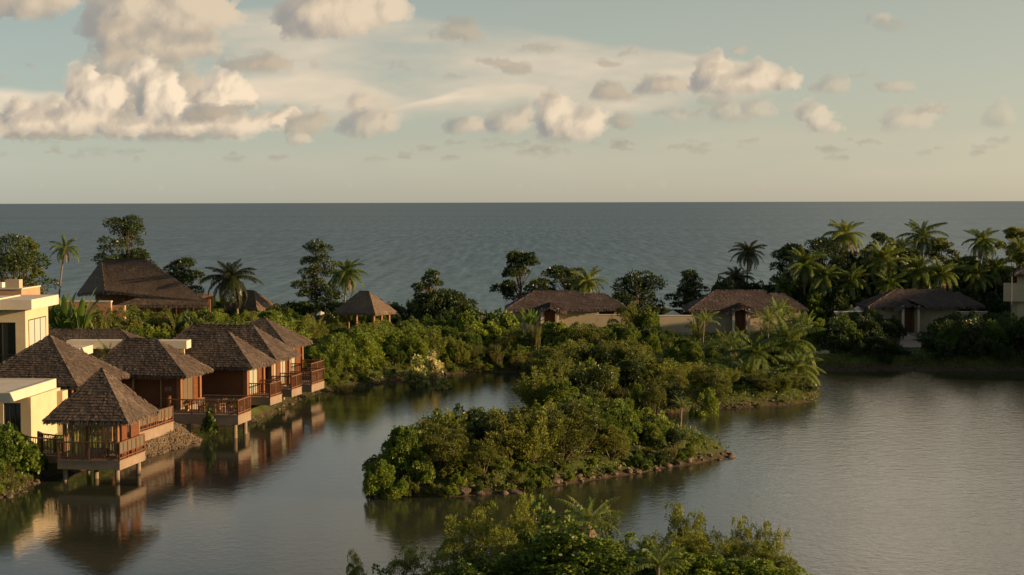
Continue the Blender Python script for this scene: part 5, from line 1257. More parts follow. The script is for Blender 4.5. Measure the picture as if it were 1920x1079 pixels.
# --- left bank, sunlit
scatter([(590, 738), (700, 716), (850, 698), (860, 640), (600, 640)], 40, BUSHB + FEAB + FEA + BUSH, (2.0, 3.4), 'sunlit bank', 'shrubs on the sunlit bank', mind=1.0, sky=[(590, 640), (700, 600), (860, 615)])
scatter([(590, 645), (860, 640), (870, 606), (580, 606)], 34, BUSHB + BUSH + BUSHL + BUSHD, (2.0, 3.2), 'garden behind sunlit bank', 'shrubs behind the sunlit bank', mind=2.1, sky=[(580, 592), (640, 606), (740, 606), (800, 590), (870, 592)])
scatter([(560, 752), (600, 742), (720, 722), (860, 704), (1010, 698), (1010, 672), (700, 690), (590, 715)], 62, LOW + BUSHB[:1] + GRS, (.6, 1.5), 'sunlit waterline', 'low plants along the sunlit waterline', 'low_plant', .7, (1.0, 1.6), 'plant', .4, .15, maxshore=3)
for i, (px, py, h, w, k) in enumerate(((780, 700, 4.2, 2.6, 1), (812, 692, 4.3, 2.8, 0), (828, 705, 2.6, 2.2, 1))):
    at(px, py, CROT[k], h, w, ['pale croton shrub on the sunlit bank, left of the palest one', 'palest croton shrub on the sunlit bank, almost cream coloured', 'small croton shrub at the water below the palest one'][i], 'croton_shrub', group='pale croton shrubs')
at(648, 712, GRS[0], 1.9, 1.6, 'tuft of tall brown plumed grass on the bank beside the last cabin', 'tall_grass', 'grass tuft')
at(672, 708, GRS[1], 1.7, 1.6, 'tuft of golden grass between shrubs in the middle of the sunlit bank', 'tall_grass', 'grass tuft')
# --- behind the cabins
scatter([(88, 700), (560, 690), (600, 604), (88, 600)], 70, BUSHB[:1] + BUSH + FEAB[:1] + BUSHD + BUSHO, (2.6, 4.0), 'dense green thicket filling the belt behind the cabin roofs', None, mass='thicket', mind=2.2, sky=[(90, 575), (200, 574), (300, 578), (400, 578), (460, 580), (560, 590)])
for i, (px, Y, h) in enumerate(((140, 158, 4.2), (185, 156, 4.6), (165, 160, 3.4), (330, 172, 4.0), (250, 166, 4.2), (520, 176, 3.4), (560, 180, 3.2), (590, 178, 3.4))):
    x, y = XY(px, Y); plant(ARE[i % 2], 'areca_palm', x, y, h, 4.2, None, ['arching areca palm just right of the tall yellow house', 'tallest arching areca palm with bare bent stems behind the walkway roof', 'short areca palm between two taller ones by the walkway roof', 'areca palm behind the ridge of the second cabin', 'areca palm left of the first cabin ridge', 'areca palm above the long cabin ridge', 'areca palm right above the farthest cabin', 'areca palm with drooping fronds between farthest cabin and sea'][i], 'palm')
for i, (px, Y, h) in enumerate(((95, 158, 5.6), (120, 157, 6.2), (148, 157, 6.4), (108, 162, 5.2))):
    x, y = XY(px, Y); plant(BAN[i % 2], 'banana_plant', x, y, ZA(px, 545 - (8 if i == 2 else 0), Y) - ground(x, y), 4.6, None, ['banana plant with broad leaves nearest the yellow house', 'banana plant with upright leaves behind the pale roof', 'tallest banana plant, beside the left slope of the big hall', 'banana plant partly hidden behind its neighbours by the terrace'][i], 'banana plant')
for i, (px, Y, w) in enumerate(((100, 163, 3.4), (132, 162, 3.2), (160, 163, 3.0), (188, 161, 3.6), (214, 163, 3.2), (238, 162, 3.4))):
    x, y = XY(px, Y); plant((BUSHD + BUSHO + BUSH)[i], 'shrub', x, y, ZA(px, 577 - (i % 2) * 4, Y) - ground(x, y), w, None, NUM[i] + ' tall bush from the left in front of the terracotta garden wall', 'shrub', 'bushes before the terracotta wall')
at(500, 790, LOW[0], 1.5, 2.6, 'leafy creeper bush spilling to the water right of the wide deck', 'creeper_bush'); at(520, 778, LOW[1], 1.3, 2.4, 'low bright creeper under the balcony of the second cabin', 'creeper_bush')
at(540, 762, GRS[0], 1.2, 3.0, 'dry golden grass below the third cabin', 'tall_grass', 'grass tuft'); at(565, 752, GRS[1], 1.4, 3.2, 'golden grass on the bank under the last balconies', 'tall_grass', 'grass tuft')
_x, _y = W(392, 822, 0); plant(BUSHL[0], 'mangrove', _x, _y, 1.7, 1.1, None, 'small mangrove standing in the water before the wide deck', 'mangrove', z=.3)
scatter([(590, 738), (585, 700), (610, 690), (660, 722)], 10, FEAB + BUSHB, (1.4, 2.4), 'bank by the last balcony', 'bushes against the last balcony', mind=.8)
_x, _y = XY(200, 122); plant(ARE[0], 'hanging_plant', _x, _y, 1.6, 1.9, None, 'yellow green plant on the edge of the white walkway roof', 'plant', z=4.7)
# --- lower left corner
for i, (px, py, h, w, me) in enumerate(((14, 872, 2.4, 2.6, BUSHL[0]), (38, 868, 2.0, 2.4, BUSHL[1]), (62, 862, 1.7, 1.8, BUSHL[0]), (-12, 880, 2.6, 2.6, BUSH[0]), (92, 812, 2.1, 2.6, BUSHB[0]), (112, 806, 1.9, 2.0, BUSHB[1]))):
    at(px, py, me, h, w, ['large leaved shrub at the left edge beside the glass door', 'large leaved shrub between house corner and curved footbridge', 'small shrub touching the curved footbridge', 'shrub cut by the left edge of the picture', 'bright shrub against the yellow wall behind the footbridge', 'small bright shrub left of the stilt pavilion posts'][i])
scatter([(-20, 925), (40, 905), (66, 890), (60, 872), (-20, 885)], 16, GRS + LOW[1:2], (.5, .9), 'lower left bank', 'grass tufts on the lower left bank', 'tall_grass', .6, (1.5, 2.2), 'grass tuft', .5, .1)
# --- garden in front of the middle villa
scatter([(860, 668), (1010, 668), (1000, 640), (985, 610), (860, 612)], 20, BUSH + BUSHD + BUSHB[:1] + BUSHO, (2.0, 3.0), 'garden left of middle villa', 'shrubs left of the middle villa', mind=2.0, sky=[(850, 596), (940, 596), (960, 615), (1010, 628)])
scatter([(1030, 662), (1240, 670), (1262, 622), (1020, 618)], 36, BUSHD + BUSH + BUSHO[:1], (1.8, 3.0), 'hedge below middle villa', 'hedge bushes below the middle villa', 'hedge_bush', mind=1.8, noun='hedge bush', sky=[(1020, 600), (1100, 606), (1170, 606), (1240, 612)])
scatter([(850, 700), (1010, 698), (1010, 668), (850, 672)], 22, BUSH + BUSHO + FEA + GRS, (1.4, 2.7), 'bank left of wooded point', 'shrubs on the bank left of the wooded point', mind=1.3, sky=[(850, 640), (1010, 660)])
at(900, 650, LOW[1], 2.9, 5.0, 'rounded light green shrub with upright leaves left of the middle villa', 'shrub')
at(950, 655, ARE[0], 2.0, 3.0, 'low clump of arching leaves beside the path to the middle villa', 'arching_plant', 'plant'); at(1003, 655, GRS[0], 2.6, 1.8, 'bright yellow green grass tuft by the path to the middle villa', 'tall_grass', 'grass tuft')
for i, (px, Y) in enumerate(((990, 186), (1001, 188), (972, 187))): x, y = XY(px, Y); plant(BAN[i % 2], 'banana_plant', x, y, 3.6 - .4 * i, 3.0, None, ['banana plant in front of the left end of the middle villa', 'banana plant beside the porch of the middle villa', 'small banana plant left of the middle villa eave'][i], 'banana plant')
x, y = XY(1178, 186.5); plant(BUSHO[0], 'shrub', x, y, 4.0, 4.2, None, 'tall yellow green shrub right of the middle villa', 'shrub'); x, y = XY(1210, 186); plant(BUSH[1], 'shrub', x, y, 3.4, 4.0, None, 'rounded shrub between the middle villa and its neighbour wall', 'shrub')
for i in range(5): x, y = XY(878 + i * 17, 183 + (i % 2)); plant(BUSHL[i % 2], 'shrub', x, y, 3.0, 3.2, None, NUM[i] + ' large leaved shrub from the left in the row left of the middle villa', 'shrub', 'large leaved shrubs left of the middle villa')
# --- wooded point
PT = [(985, 785), (985, 762), (1005, 700), (1260, 680), (1520, 690), (1533, 745), (1500, 758), (1300, 770), (1180, 790)]
scatter(PT, 74, BUSH + BUSHO + FEA + BUSHD + FLOW[:1], (1.8, 3.5), 'wooded point', 'shrubs on the wooded point', mind=1.3, shore=.5, sky=[(985, 735), (1010, 700), (1030, 645), (1190, 645), (1210, 668), (1340, 682), (1400, 692), (1520, 700)])
scatter([(1020, 720), (1190, 720), (1190, 688), (1030, 688)], 18, FEA + BUSHO, (2.6, 3.6), 'root of wooded point', 'tall feathery shrubs of the wooded point', 'feathery_tree', mind=1.6, noun='bush', sky=[(1020, 640), (1190, 636)])
scatter([(1240, 690), (1540, 690), (1540, 640), (1250, 640)], 34, BUSH + BUSHD + LOW[:1], (1.2, 2.2), 'garden behind wooded point', 'bushes behind the wooded point', 'garden_bush', mind=1.7, noun='bush', sky=[(1240, 615), (1310, 640), (1345, 650), (1520, 640)])
scatter(PT, 44, LOW + GRS, (.5, 1.1), 'edge of wooded point', 'low plants of the wooded point', 'low_plant', .8, (1.2, 1.8), 'plant', .4, .1, maxshore=2.4)
at(1225, 756, BUSHO[1], 3.4, 2.2, 'slender upright shrub on the right part of the wooded point', name='shrub'); at(1325, 752, BUSHB[1], 3.6, 2.6, 'upright light green shrub near the right shore of the wooded point', name='shrub')
at(1200, 752, GRS[0], 1.6, 3.5, 'patch of dry reddish grass in the middle of the wooded point', 'tall_grass', 'grass tuft')
# --- island
IC = [(700, 905), (760, 922), (900, 922), (1040, 905), (1200, 880), (1340, 856), (1320, 842), (1240, 822), (1140, 806), (1000, 802), (880, 818), (780, 845), (700, 880)]
def island_h(px): return float(np.interp(px, [690, 740, 790, 860, 960, 1080, 1180, 1240, 1290, 1340], [1.6, 2.6, 3.2, 3.6, 3.7, 3.7, 3.5, 2.9, 2.1, 1.2]))
P = [W(a, b, 1.0) for a, b in IC]; k = 0; done = []
ISKY = [(690, 842), (740, 815), (790, 788), (830, 768), (900, 765), (960, 768), (1080, 748), (1160, 750), (1200, 755), (1250, 778), (1300, 822), (1360, 850)]
for _ in range(4000):
    if k >= 60: break
    x = RV.uniform(-11, 16); y = RV.uniform(88, 118)
    if not inpoly(x, y, P) or sdist(x, y) < .7 or any((x - a) ** 2 + (y - b) ** 2 < 1.25 ** 2 for a, b in done): continue
    px = 960 + x / y * FPX; h = island_h(px) * RV.uniform(.66, 1.05) * (.6 if sdist(x, y) < 1.5 else 1); me = RV.choice(BUSH + BUSHO + BUSHB[:1] + BUSHD[:1] + FLOW + FEA[:1])
    cap = ZA(px, float(np.interp(px, [q[0] for q in ISKY], [q[1] for q in ISKY])), y) - ground(x, y)
    if cap < .5: continue
    if h > cap: h = cap * RV.uniform(.86, 1.05)
    if px > 1240: me = RV.choice(BUSHD + BUSH[:2])
    plant(me, 'shrub', x, y, h, h * RV.uniform(.95, 1.3), None, auto_label(me, h, (1.5, 3.8), x, y, 92, 115, 690, 1360, 'shrub', 'island thicket'), 'shrub', 'shrubs of the island thicket'); done.append((x, y)); k += 1
scatter(IC, 44, LOW + GRS[:1], (.5, 1.1), 'rocky island edge', 'low plants on the island edge', 'low_plant', .7, (1.2, 1.8), 'plant', .4, .1, maxshore=1.6)
for i, (px, py, h, w) in enumerate(((846, 918, 1.2, 1.5), (722, 895, 2.4, 2.4), (760, 886, 2.9, 2.2), (925, 912, 1.9, 1.8))):
    at(px, py, [FLOW[0], BUSHB[0], BUSHB[2], BUSHB[1]][i], h, w, ['pale flowering bush at the front waterline of the island', 'rounded shrub at the left tip of the island, apart from the thicket', 'upright shrub second from the left tip of the island', 'bright green shrub leaning over the brown rocks of the island'][i])
scatter([(686, 905), (700, 926), (760, 935), (860, 936), (960, 926), (1060, 912), (1060, 880), (880, 905), (760, 905), (700, 880)], 40, LOW + BUSHB[:1] + BUSH[:2], (.8, 1.5), 'front island waterline', 'plants overhanging the island front', 'waterside_bush', .75, (1.2, 1.8), 'bush', .3, .05, maxshore=1.4, noun='bush')
scatter([(1200, 886), (1300, 871), (1368, 857), (1330, 838), (1240, 818), (1190, 840)], 26, BUSHD + LOW[:1] + BUSH[:1], (.9, 1.7), 'right island tip', 'bushes on the right tip of the island', 'waterside_bush', .8, (1.2, 1.7), 'bush', .3, .15, noun='bush', sky=[(1190, 770), (1240, 790), (1290, 822), (1345, 846), (1370, 851)])
# --- dark right shore
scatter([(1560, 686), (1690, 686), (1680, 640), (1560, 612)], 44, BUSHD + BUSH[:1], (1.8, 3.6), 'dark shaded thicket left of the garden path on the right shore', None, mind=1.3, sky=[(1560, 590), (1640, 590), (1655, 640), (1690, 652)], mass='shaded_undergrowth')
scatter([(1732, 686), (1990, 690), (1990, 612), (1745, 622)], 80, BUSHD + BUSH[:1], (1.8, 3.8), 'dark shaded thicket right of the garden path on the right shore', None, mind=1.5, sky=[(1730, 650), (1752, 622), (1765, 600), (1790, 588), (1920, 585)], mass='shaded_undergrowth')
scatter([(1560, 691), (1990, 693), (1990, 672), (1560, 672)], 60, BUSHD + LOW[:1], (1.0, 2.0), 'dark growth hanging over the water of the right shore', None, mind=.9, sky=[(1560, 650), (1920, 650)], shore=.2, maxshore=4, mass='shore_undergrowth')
at(1612, 628, BUSHD[0], 3.2, 4.6, 'grey green shrub left of the right villa door'); at(1673, 640, BUSHD[1], 2.6, 2.8, 'clipped dark shrub beside the garden path'); at(1745, 620, BUSHD[2], 1.6, 3.0, 'low clipped shrub right of the right villa door')
# --- seaside belt behind the villas
scatter([(-47, 212), (-47, 224), (-12, 222), (-10, 208)], 40, BUSHD + BUSH + FEAB[:1], (1.6, 2.8), 'low seaside scrub behind the hall and the thatched shelters', None, world=True, mind=1.8, mass='seaside_scrub')
scatter([(-26, 190), (-30, 206), (-4, 206), (-4, 190)], 24, BUSH + BUSHD + BUSHL, (1.7, 2.8), 'seaside around thatched shelters', 'seaside shrubs around the shelters', world=True, mind=2.0, name='seaside_bush', noun='bush')
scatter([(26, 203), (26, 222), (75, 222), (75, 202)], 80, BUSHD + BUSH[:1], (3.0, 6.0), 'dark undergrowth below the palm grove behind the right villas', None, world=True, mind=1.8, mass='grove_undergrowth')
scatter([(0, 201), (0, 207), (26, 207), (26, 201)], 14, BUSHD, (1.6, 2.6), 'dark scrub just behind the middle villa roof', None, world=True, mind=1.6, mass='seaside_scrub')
# --- trees by the sea
def mk(seed, leaf, H, Wd, kind, n=13000, size=.28, bare=.28, tr=.17): return tree_parts('tree', seed, leaf, H, Wd, kind, n, size, .55, tr, bare)
def tr_at(px, Y, top, parts_args, label, **k):
    x, y = XY(px, Y); g = ground(x, y); H = ZA(px, top, Y) - g; seed, leaf, Wpx, kind = parts_args[:4]; extra = parts_args[4] if len(parts_args) > 4 else {}
    tree(x, y, mk(seed, leaf, H, Wpx / FPX * Y, kind, **extra), 1.0, label, rz=0, **k)
tr_at(20, 185, 446, (201, 'leaf_dark', 150, 'dense', dict(bare=.15, n=14000)), 'broad dense tree at the far left edge above the terrace')
tr_at(48, 192, 437, (202, 'leaf_feather', 70, 'airy', dict(size=.24)), 'lighter feathery tree top rising behind the broad left edge tree')
tr_at(232, 216, 404, (203, 'leaf_dark', 118, 'round', dict(bare=.30, n=12000)), 'tall sea almond tree rising behind the big thatched hall')
tr_at(335, 217, 488, (204, 'leaf_dark', 92, 'round', dict(bare=.2)), 'low round tree right of the big thatched hall')
tr_at(594, 212, 458, (205, 'leaf_dark', 104, 'tier', dict(bare=.14, n=12000)), 'tree with flat layered branches left of the windblown palm')
tr_at(832, 205, 552, (206, 'leaf_dark', 118, 'dense', dict(bare=.05)), 'dark rounded sea grape tree between the shelter and the middle villa')
tr_at(806, 205, 506, (207, 'leaf_dark', 66, 'airy', dict(bare=.3, n=5200)), 'thin wind bent tree top above the rounded sea grape')
tr_at(862, 204, 560, (212, 'leaf_dark', 70, 'round', dict(bare=.1, n=5200)), 'small dark tree on the right flank of the sea grape')
tr_at(978, 208, 472, (208, 'leaf_dark', 104, 'airy', dict(bare=.34, n=11000)), 'open crowned tree over the left end of the middle villa roof')
tr_at(1062, 212, 500, (209, 'leaf_dark', 100, 'round', dict(bare=.2)), 'dark tree between the open crowned tree and the palm behind the middle villa')
tr_at(1198, 206, 512, (210, 'leaf_dark', 104, 'dense', dict(bare=.14, n=12000)), 'dark round tree right of the middle villa')
tr_at(1295, 208, 514, (211, 'leaf_dark', 82, 'tier', dict(bare=.16, n=9000)), 'small layered tree left of the villa behind the palms')
for i, (px, Y, top, w, kd) in enumerate(((1490, 212, 455, 90, 'round'), (1540, 210, 448, 100, 'dense'), (1590, 214, 470, 90, 'round'), (1655, 216, 436, 74, 'round'), (1630, 212, 470, 90, 'dense'), (1700, 210, 468, 90, 'dense'), (1762, 213, 446, 84, 'round'), (1812, 210, 482, 84, 'airy'), (1850, 212, 492, 90, 'round'), (1905, 214, 424, 84, 'airy'), (1925, 206, 470, 100, 'airy'))):
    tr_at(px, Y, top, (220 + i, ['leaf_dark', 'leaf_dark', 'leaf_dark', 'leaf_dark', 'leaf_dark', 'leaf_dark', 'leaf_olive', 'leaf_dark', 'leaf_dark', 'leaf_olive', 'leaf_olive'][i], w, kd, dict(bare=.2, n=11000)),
          ['dark broadleaf tree at the left end of the grove', 'dark broadleaf tree behind the second palm of the grove', 'dark broadleaf tree under the tallest palm of the grove', 'dark tree top between the two tallest palms', 'low dark tree in the middle of the grove', 'dark tree under the palms behind the right villa roof', 'lighter broadleaf tree right of the second tallest palm', 'open tree above the right end of the right villa roof', 'dark tree left of the box window', 'thin crowned tree at the right end of the grove', 'open crowned tree at the right edge behind the tower house'][i], group=None)
# --- palms: crown centre (px, py), depth, scale, crown
def pm(px, py, Y, sc, crown, label, base_px=None, r=.13, rz=None, g=None, curve=.35):
    x, y = XY(px, Y); bx = XY(base_px if base_px is not None else px, Y)[0]
    palm(bx, y, ZA(px, py, Y), crown, sc, (x - bx, 0), label, g, r, rz, curve=curve)
pm(122, 465, 205, .78, PLM[3], 'lone thin coconut palm with a leaning trunk left of the big hall', 106)
pm(432, 522, 203, 1.22, PLMD[0], 'wide dark coconut palm right of the big thatched hall', 446, .2)
pm(649, 512, 204, .98, PLM[0], 'coconut palm with windblown fronds above the thatched shelter', 645)
pm(1099, 528, 205, .98, PLM[1], 'coconut palm with pale upright fronds behind the middle villa', 1102)
pm(1403, 472, 214, .80, PLMD[1], 'slim coconut palm seen against the sea behind the second villa', 1400)
pm(1382, 520, 212, .72, PLMD[0], 'short dark palm at the foot of the slim coconut palm', 1384)
GR = [(1508, 494, 205, .95, 2, 'sunlit coconut palm at the left end of the grove'), (1585, 438, 210, .92, 0, 'tallest coconut palm of the grove, standing out against the sea'), (1656, 484, 207, .95, 2, 'coconut palm with upright green fronds right of the tallest one'),
      (1729, 440, 212, .90, 1, 'second tallest coconut palm, above the right villa'), (1722, 505, 205, .98, 0, 'coconut palm low behind the right villa roof ridge'), (1597, 524, 204, .82, 2, 'coconut palm below the tallest one, left of the right villa'),
      (1842, 450, 210, .82, 0, 'coconut palm near the right edge with fronds blown aside'), (1910, 462, 208, .62, 1, 'small coconut palm crown at the right edge'), (1828, 515, 206, .80, 2, 'coconut palm above the side wing of the right villa'), (1668, 530, 203, .75, 1, 'low coconut palm left of the right villa ridge')]
for (px, py, Y, sc, k, lb) in GR: pm(px, py + 3, Y, sc * 1.22, PLM[k], lb, px + RV.uniform(-8, 8))
PP = [(1372, 650, 158, 1.0, 'young', 'young palm with bright upright fronds at the left of the sunlit palm group'), (1418, 664, 151, 1.05, 'full', 'sunlit palm in the middle of the group on the wooded point'), (1476, 644, 153, 1.25, 'full', 'largest sunlit palm on the wooded point'),
      (1492, 694, 146, .95, 'full', 'sunlit palm leaning over the right end of the wooded point'), (1404, 708, 143, .9, 'full', 'low palm in front of the sunlit group'), (1322, 602, 178, .75, 'young', 'slender palm before the left wall of the second villa'), (1462, 582, 172, .75, 'young', 'slim upright palm before the second villa roof'), (1440, 600, 168, .8, 'young', 'upright palm left of its slim twin before the second villa'), (1500, 606, 166, .75, 'young', 'small palm at the right wing of the second villa')]
for i, (px, py, Y, sc, kd, lb) in enumerate(PP): pm(px, py, Y, sc, (PLM[i % 3] if kd == 'full' else PLMY[i % 2]), lb, px + RV.uniform(-6, 6), .12 if kd == 'full' else .07)
for (px, py, Y, sc, k, lb) in ((1545, 520, 204, .8, 0, 'shaggy palm between the left end and the tallest palm of the grove'), (1630, 505, 208, .8, 3, 'palm with hanging fronds between two broadleaf crowns of the grove'), (1690, 470, 211, .8, 0, 'palm top between the upright one and the second tallest'),
    (1765, 515, 204, .85, 2, 'palm behind the right slope of the right villa roof'), (1800, 500, 209, .7, 1, 'palm in the gap left of the windblown palm'), (1870, 505, 207, .75, 0, 'palm right of the windblown palm near the box window'), (1470, 540, 206, .6, 1, 'short palm at the foot of the grove on its left')):
    pm(px, py, Y, sc * 1.2, PLM[k], lb, px + RV.uniform(-8, 8))
for i, (px, Y, h, w, me) in enumerate(((1462, 183, 4.6, 3.4, BAN[0]), (1490, 181, 4.2, 3.6, ARE[0]), (1512, 180, 3.6, 3.4, BAN[1]), (1440, 178, 3.2, 3.4, ARE[1]), (1310, 180, 3.2, 3.0, ARE[1]), (1535, 178, 2.6, 3.4, BUSHB[0]), (1386, 172, 2.4, 3.0, ARE[0]), (1360, 166, 2.6, 3.2, ARE[1]))):
    x, y = XY(px, Y); plant(me, 'garden_palm', x, y, h, w, None, ['tall banana clump before the right wing of the second villa', 'arching clump palm right of the tall banana clump', 'banana clump at the right end of the second villa', 'arching palm left of the tall banana clump', 'arching palm before the left wall of the second villa', 'bright bush right of the second villa', 'low arching palm below the second villa door', 'low arching palm on the lawn before the second villa'][i], 'garden palm')
pm(1162, 712, 148, .55, PLMY[0], 'small palm with yellow fronds in the middle of the wooded point', 1162, .09)
pm(1279, 762, 117, .42, PLMY[1], 'small palm at the right back edge of the island', 1277, .08)
pm(886, 776, 112, .34, PLMY[0], 'tiny palm crown poking above the island thicket on the left', 886, .07)
# --- near trees at the bottom
FG = 'trees at the bottom of the picture'
NT = []
def fg(px, top, Y, me, w, label, name='shrub', cat='shrub'):
    x, y = XY(px, Y); g = ground(x, y); h = ZA(px, top, Y) - g; plant(me, name, x, y, h, w, None, label, cat, 'leafy bushes at the bottom of the picture')
FW = [shrub_mesh('feather_tree', 301 + i, 'leaf_feather', 1.7, 4.0, 24, 13000, .125, .36, spiky=70, tall=10, out=.6) for i in range(3)]
BG = [shrub_mesh('leafy_tree', 310 + i, 'leaf_green', 1.9, 3.6, 20, 5200, .21, .78, tall=3, out=.35) for i in range(2)]
BGF = [shrub_mesh('leafy_tree', 320 + i, 'leaf_bright', 1.9, 3.6, 20, 4200, .24, .75, tall=3, out=.35) for i in range(2)]
fg(662, 1032, 68, FW[0], 1.2, 'small grey green sapling at the bottom left end of the near trees'); fg(700, 1060, 67, BG[0], 1.8, 'low dark bush beside the small sapling')
fg(768, 1024, 68, FW[1], 2.6, 'rounded feathery bush left of the tall feathery clump'); fg(815, 1030, 67, FW[2], 2.2, 'feathery bush tucked below the tall clump')
fg(868, 968, 68.5, FW[0], 3.0, 'tall feathery tree left of the near palm'); fg(905, 952, 69, FW[1], 2.8, 'tallest feathery tree left of the near palm'); fg(935, 985, 67, FW[2], 2.8, 'feathery tree filling between the tall clump and the dark tree')
fg(980, 925, 70, FW[0], 2.4, 'thin feathery top standing left behind the near palm'); fg(1010, 940, 69, BG[0], 3.4, 'dark broadleaf tree left of the near palm'); fg(1050, 968, 66, BG[1], 3.8, 'large glossy leaved tree in the middle bottom')
fg(1110, 985, 65, BG[0], 3.8, 'glossy leaved tree under the near palm'); fg(1160, 1000, 67, BG[1], 3.2, 'glossy leaved bush right of the near palm'); fg(1140, 950, 69.5, FW[2], 2.6, 'feathery tree behind the fronds of the near palm')
fg(1215, 1015, 66, BGF[0], 3.0, 'bright leaved bush between the near palm and the right feathery trees'); fg(1268, 944, 69, FW[1], 2.2, 'feathery tree with the highest tip right of the near palm'); fg(1308, 958, 69, FW[0], 2.2, 'feathery tree next right of the highest tip'); fg(1340, 995, 69, FW[2], 1.8, 'short feathery tree in the gap before the last pair')
fg(1388, 970, 69, FW[1], 1.9, 'left one of the last two feathery trees'); fg(1425, 978, 69, FW[0], 2.0, 'middle feathery tree of the last group'); fg(1462, 992, 69, FW[2], 1.9, 'last feathery tree at the right')
for i, (px, tp, me_) in enumerate(((1290, 1000, 0), (1325, 1006, 1), (1365, 1012, 2), (1405, 1014, 0), (1445, 1020, 1), (1230, 1000, 2))):
    fg(px, tp, 67.5, FW[me_], 2.8, NUM[i] + ' low feathery bush filling the gaps of the right feathery trees', 'shrub')
for i, (px, tp) in enumerate(((1255, 1022), (1300, 1030), (1345, 1038), (1395, 1045), (1440, 1050), (1480, 1062), (1010, 1030), (960, 1035), (905, 1040), (1180, 1040), (860, 1048))):
    fg(px, tp, 65.5, BGF[i % 2] if px > 1200 else BG[i % 2], 2.6, '%s pale leaved bush from the left along the bottom right edge' % NUM[i] if px > 1200 else '%s dark leaved bush from the left along the bottom middle edge' % NUM[[860, 905, 960, 1010, 1180].index(px)])
pm(1104, 980, 67.5, .66, PLMY[1], 'near coconut palm rising above the bottom trees', 1106, .12)
pm(1236, 1062, 64, .5, PLMY[0], 'small palm with upright fronds at the bottom right of the near palm', 1234, .09)
# --- rocks
def rock_mesh(seed, mat='rock'):
    import bmesh
    rs = np.random.RandomState(seed); bm = bmesh.new(); bmesh.ops.create_icosphere(bm, subdivisions=3, radius=.5)
    dirs = unit(rs.normal(size=(9, 3))); cut = rs.uniform(.28, .46, 9)
    for v in bm.verts:
        p = np.array(v.co)
        for d_, c_ in zip(dirs, cut):
            q = p @ d_
            if q > c_: p = p - d_ * (q - c_) * .85
        v.co = Vector(p * [1.15, .9, .75])
    me = bpy.data.meshes.new('rock'); bm.to_mesh(me); bm.free(); me.materials.append(MT[mat]); return me
RK = [rock_mesh(i) for i in range(5)]; RKD = [rock_mesh(20 + i, 'rock_dry') for i in range(4)]
def rock(x, y, s, me, label, group, z=None):
    o = link('rock', me, None, (x, y, (ground(x, y) if z is None else z) + s * .08), RV.uniform(0, 6.28), (s * RV.uniform(.8, 1.3), s * RV.uniform(.8, 1.2), s * RV.uniform(.6, 1.0))); tag(o, label, 'rock', group)
def shore_rocks(P, n, s0, s1, stock, label, group, inset=.35):
    seg = [(P[i], P[i + 1]) for i in range(len(P) - 1)]; Ls = [math.dist(a, b) for a, b in seg]
    for i in range(n):
        (a, b) = RV.choices(seg, Ls)[0]; t = RV.random(); x = a[0] + (b[0] - a[0]) * t + RV.uniform(-.4, .4); y = a[1] + (b[1] - a[1]) * t + RV.uniform(-inset * .3, inset * 2)
        sz = RV.uniform(s0, s1) * .72; q = (sum(Ls[:seg.index((a, b))]) + t * math.dist(a, b)) / sum(Ls); rock(x, y, sz, RV.choice(stock), '%s %s, %s' % ('larger' if sz > (s0 + s1) * .36 else 'smaller', label, TENTH[min(9, int(q * 10))]), group)
shore_rocks([W(*p) for p in [(850, 930), (960, 921), (1100, 901), (1200, 886), (1300, 870), (1370, 856)]], 84, .35, .8, RK, 'brown rock at the waterline of the island front', 'rocks along the island front')
shore_rocks([W(*p) for p in [(700, 921), (760, 930), (850, 930)]], 12, .3, .6, RK, 'dark rock at the waterline of the island left tip', 'rocks at the island left tip')
for i, (px, py, s) in enumerate(((872, 922, .95), (898, 921, .75), (965, 917, .85), (945, 919, .6))): rock(*W(px, py, .2), s, RK[i], ['big reddish brown rock beside the pale flowering bush on the island', 'squat boulder just right of the flowering bush', 'large leaning boulder below the bright island shrub', 'smaller boulder between the large ones of the island front'][i], None)
shore_rocks([W(*p) for p in [(268, 858), (300, 850), (345, 838), (374, 826), (350, 812), (330, 806)]], 96, .22, .5, RKD, 'small dry stone on the bank beyond the boardwalk', 'stones on the bank by the boardwalk', .9)
shore_rocks([W(*p) for p in [(515, 775), (545, 760), (565, 752)]], 14, .3, .7, RKD, 'pale stone on the bank under the cabin balconies', 'stones under the balconies', .6)
shore_rocks([W(*p) for p in [(-10, 936), (30, 926), (66, 906)]], 8, .4, .8, RK, 'dark rock at the lower left bank', 'rocks of the lower left bank', .6)
shore_rocks([W(*p) for p in [(590, 740), (700, 722), (850, 702), (1000, 697)]], 34, .25, .6, RK, 'brown stone at the foot of the sunlit bank', 'stones at the foot of the sunlit bank')
shore_rocks([W(*p) for p in [(1280, 772), (1400, 765), (1500, 758), (1533, 745)]], 20, .25, .55, RK, 'dark stone at the shore of the wooded point', 'stones of the wooded point')
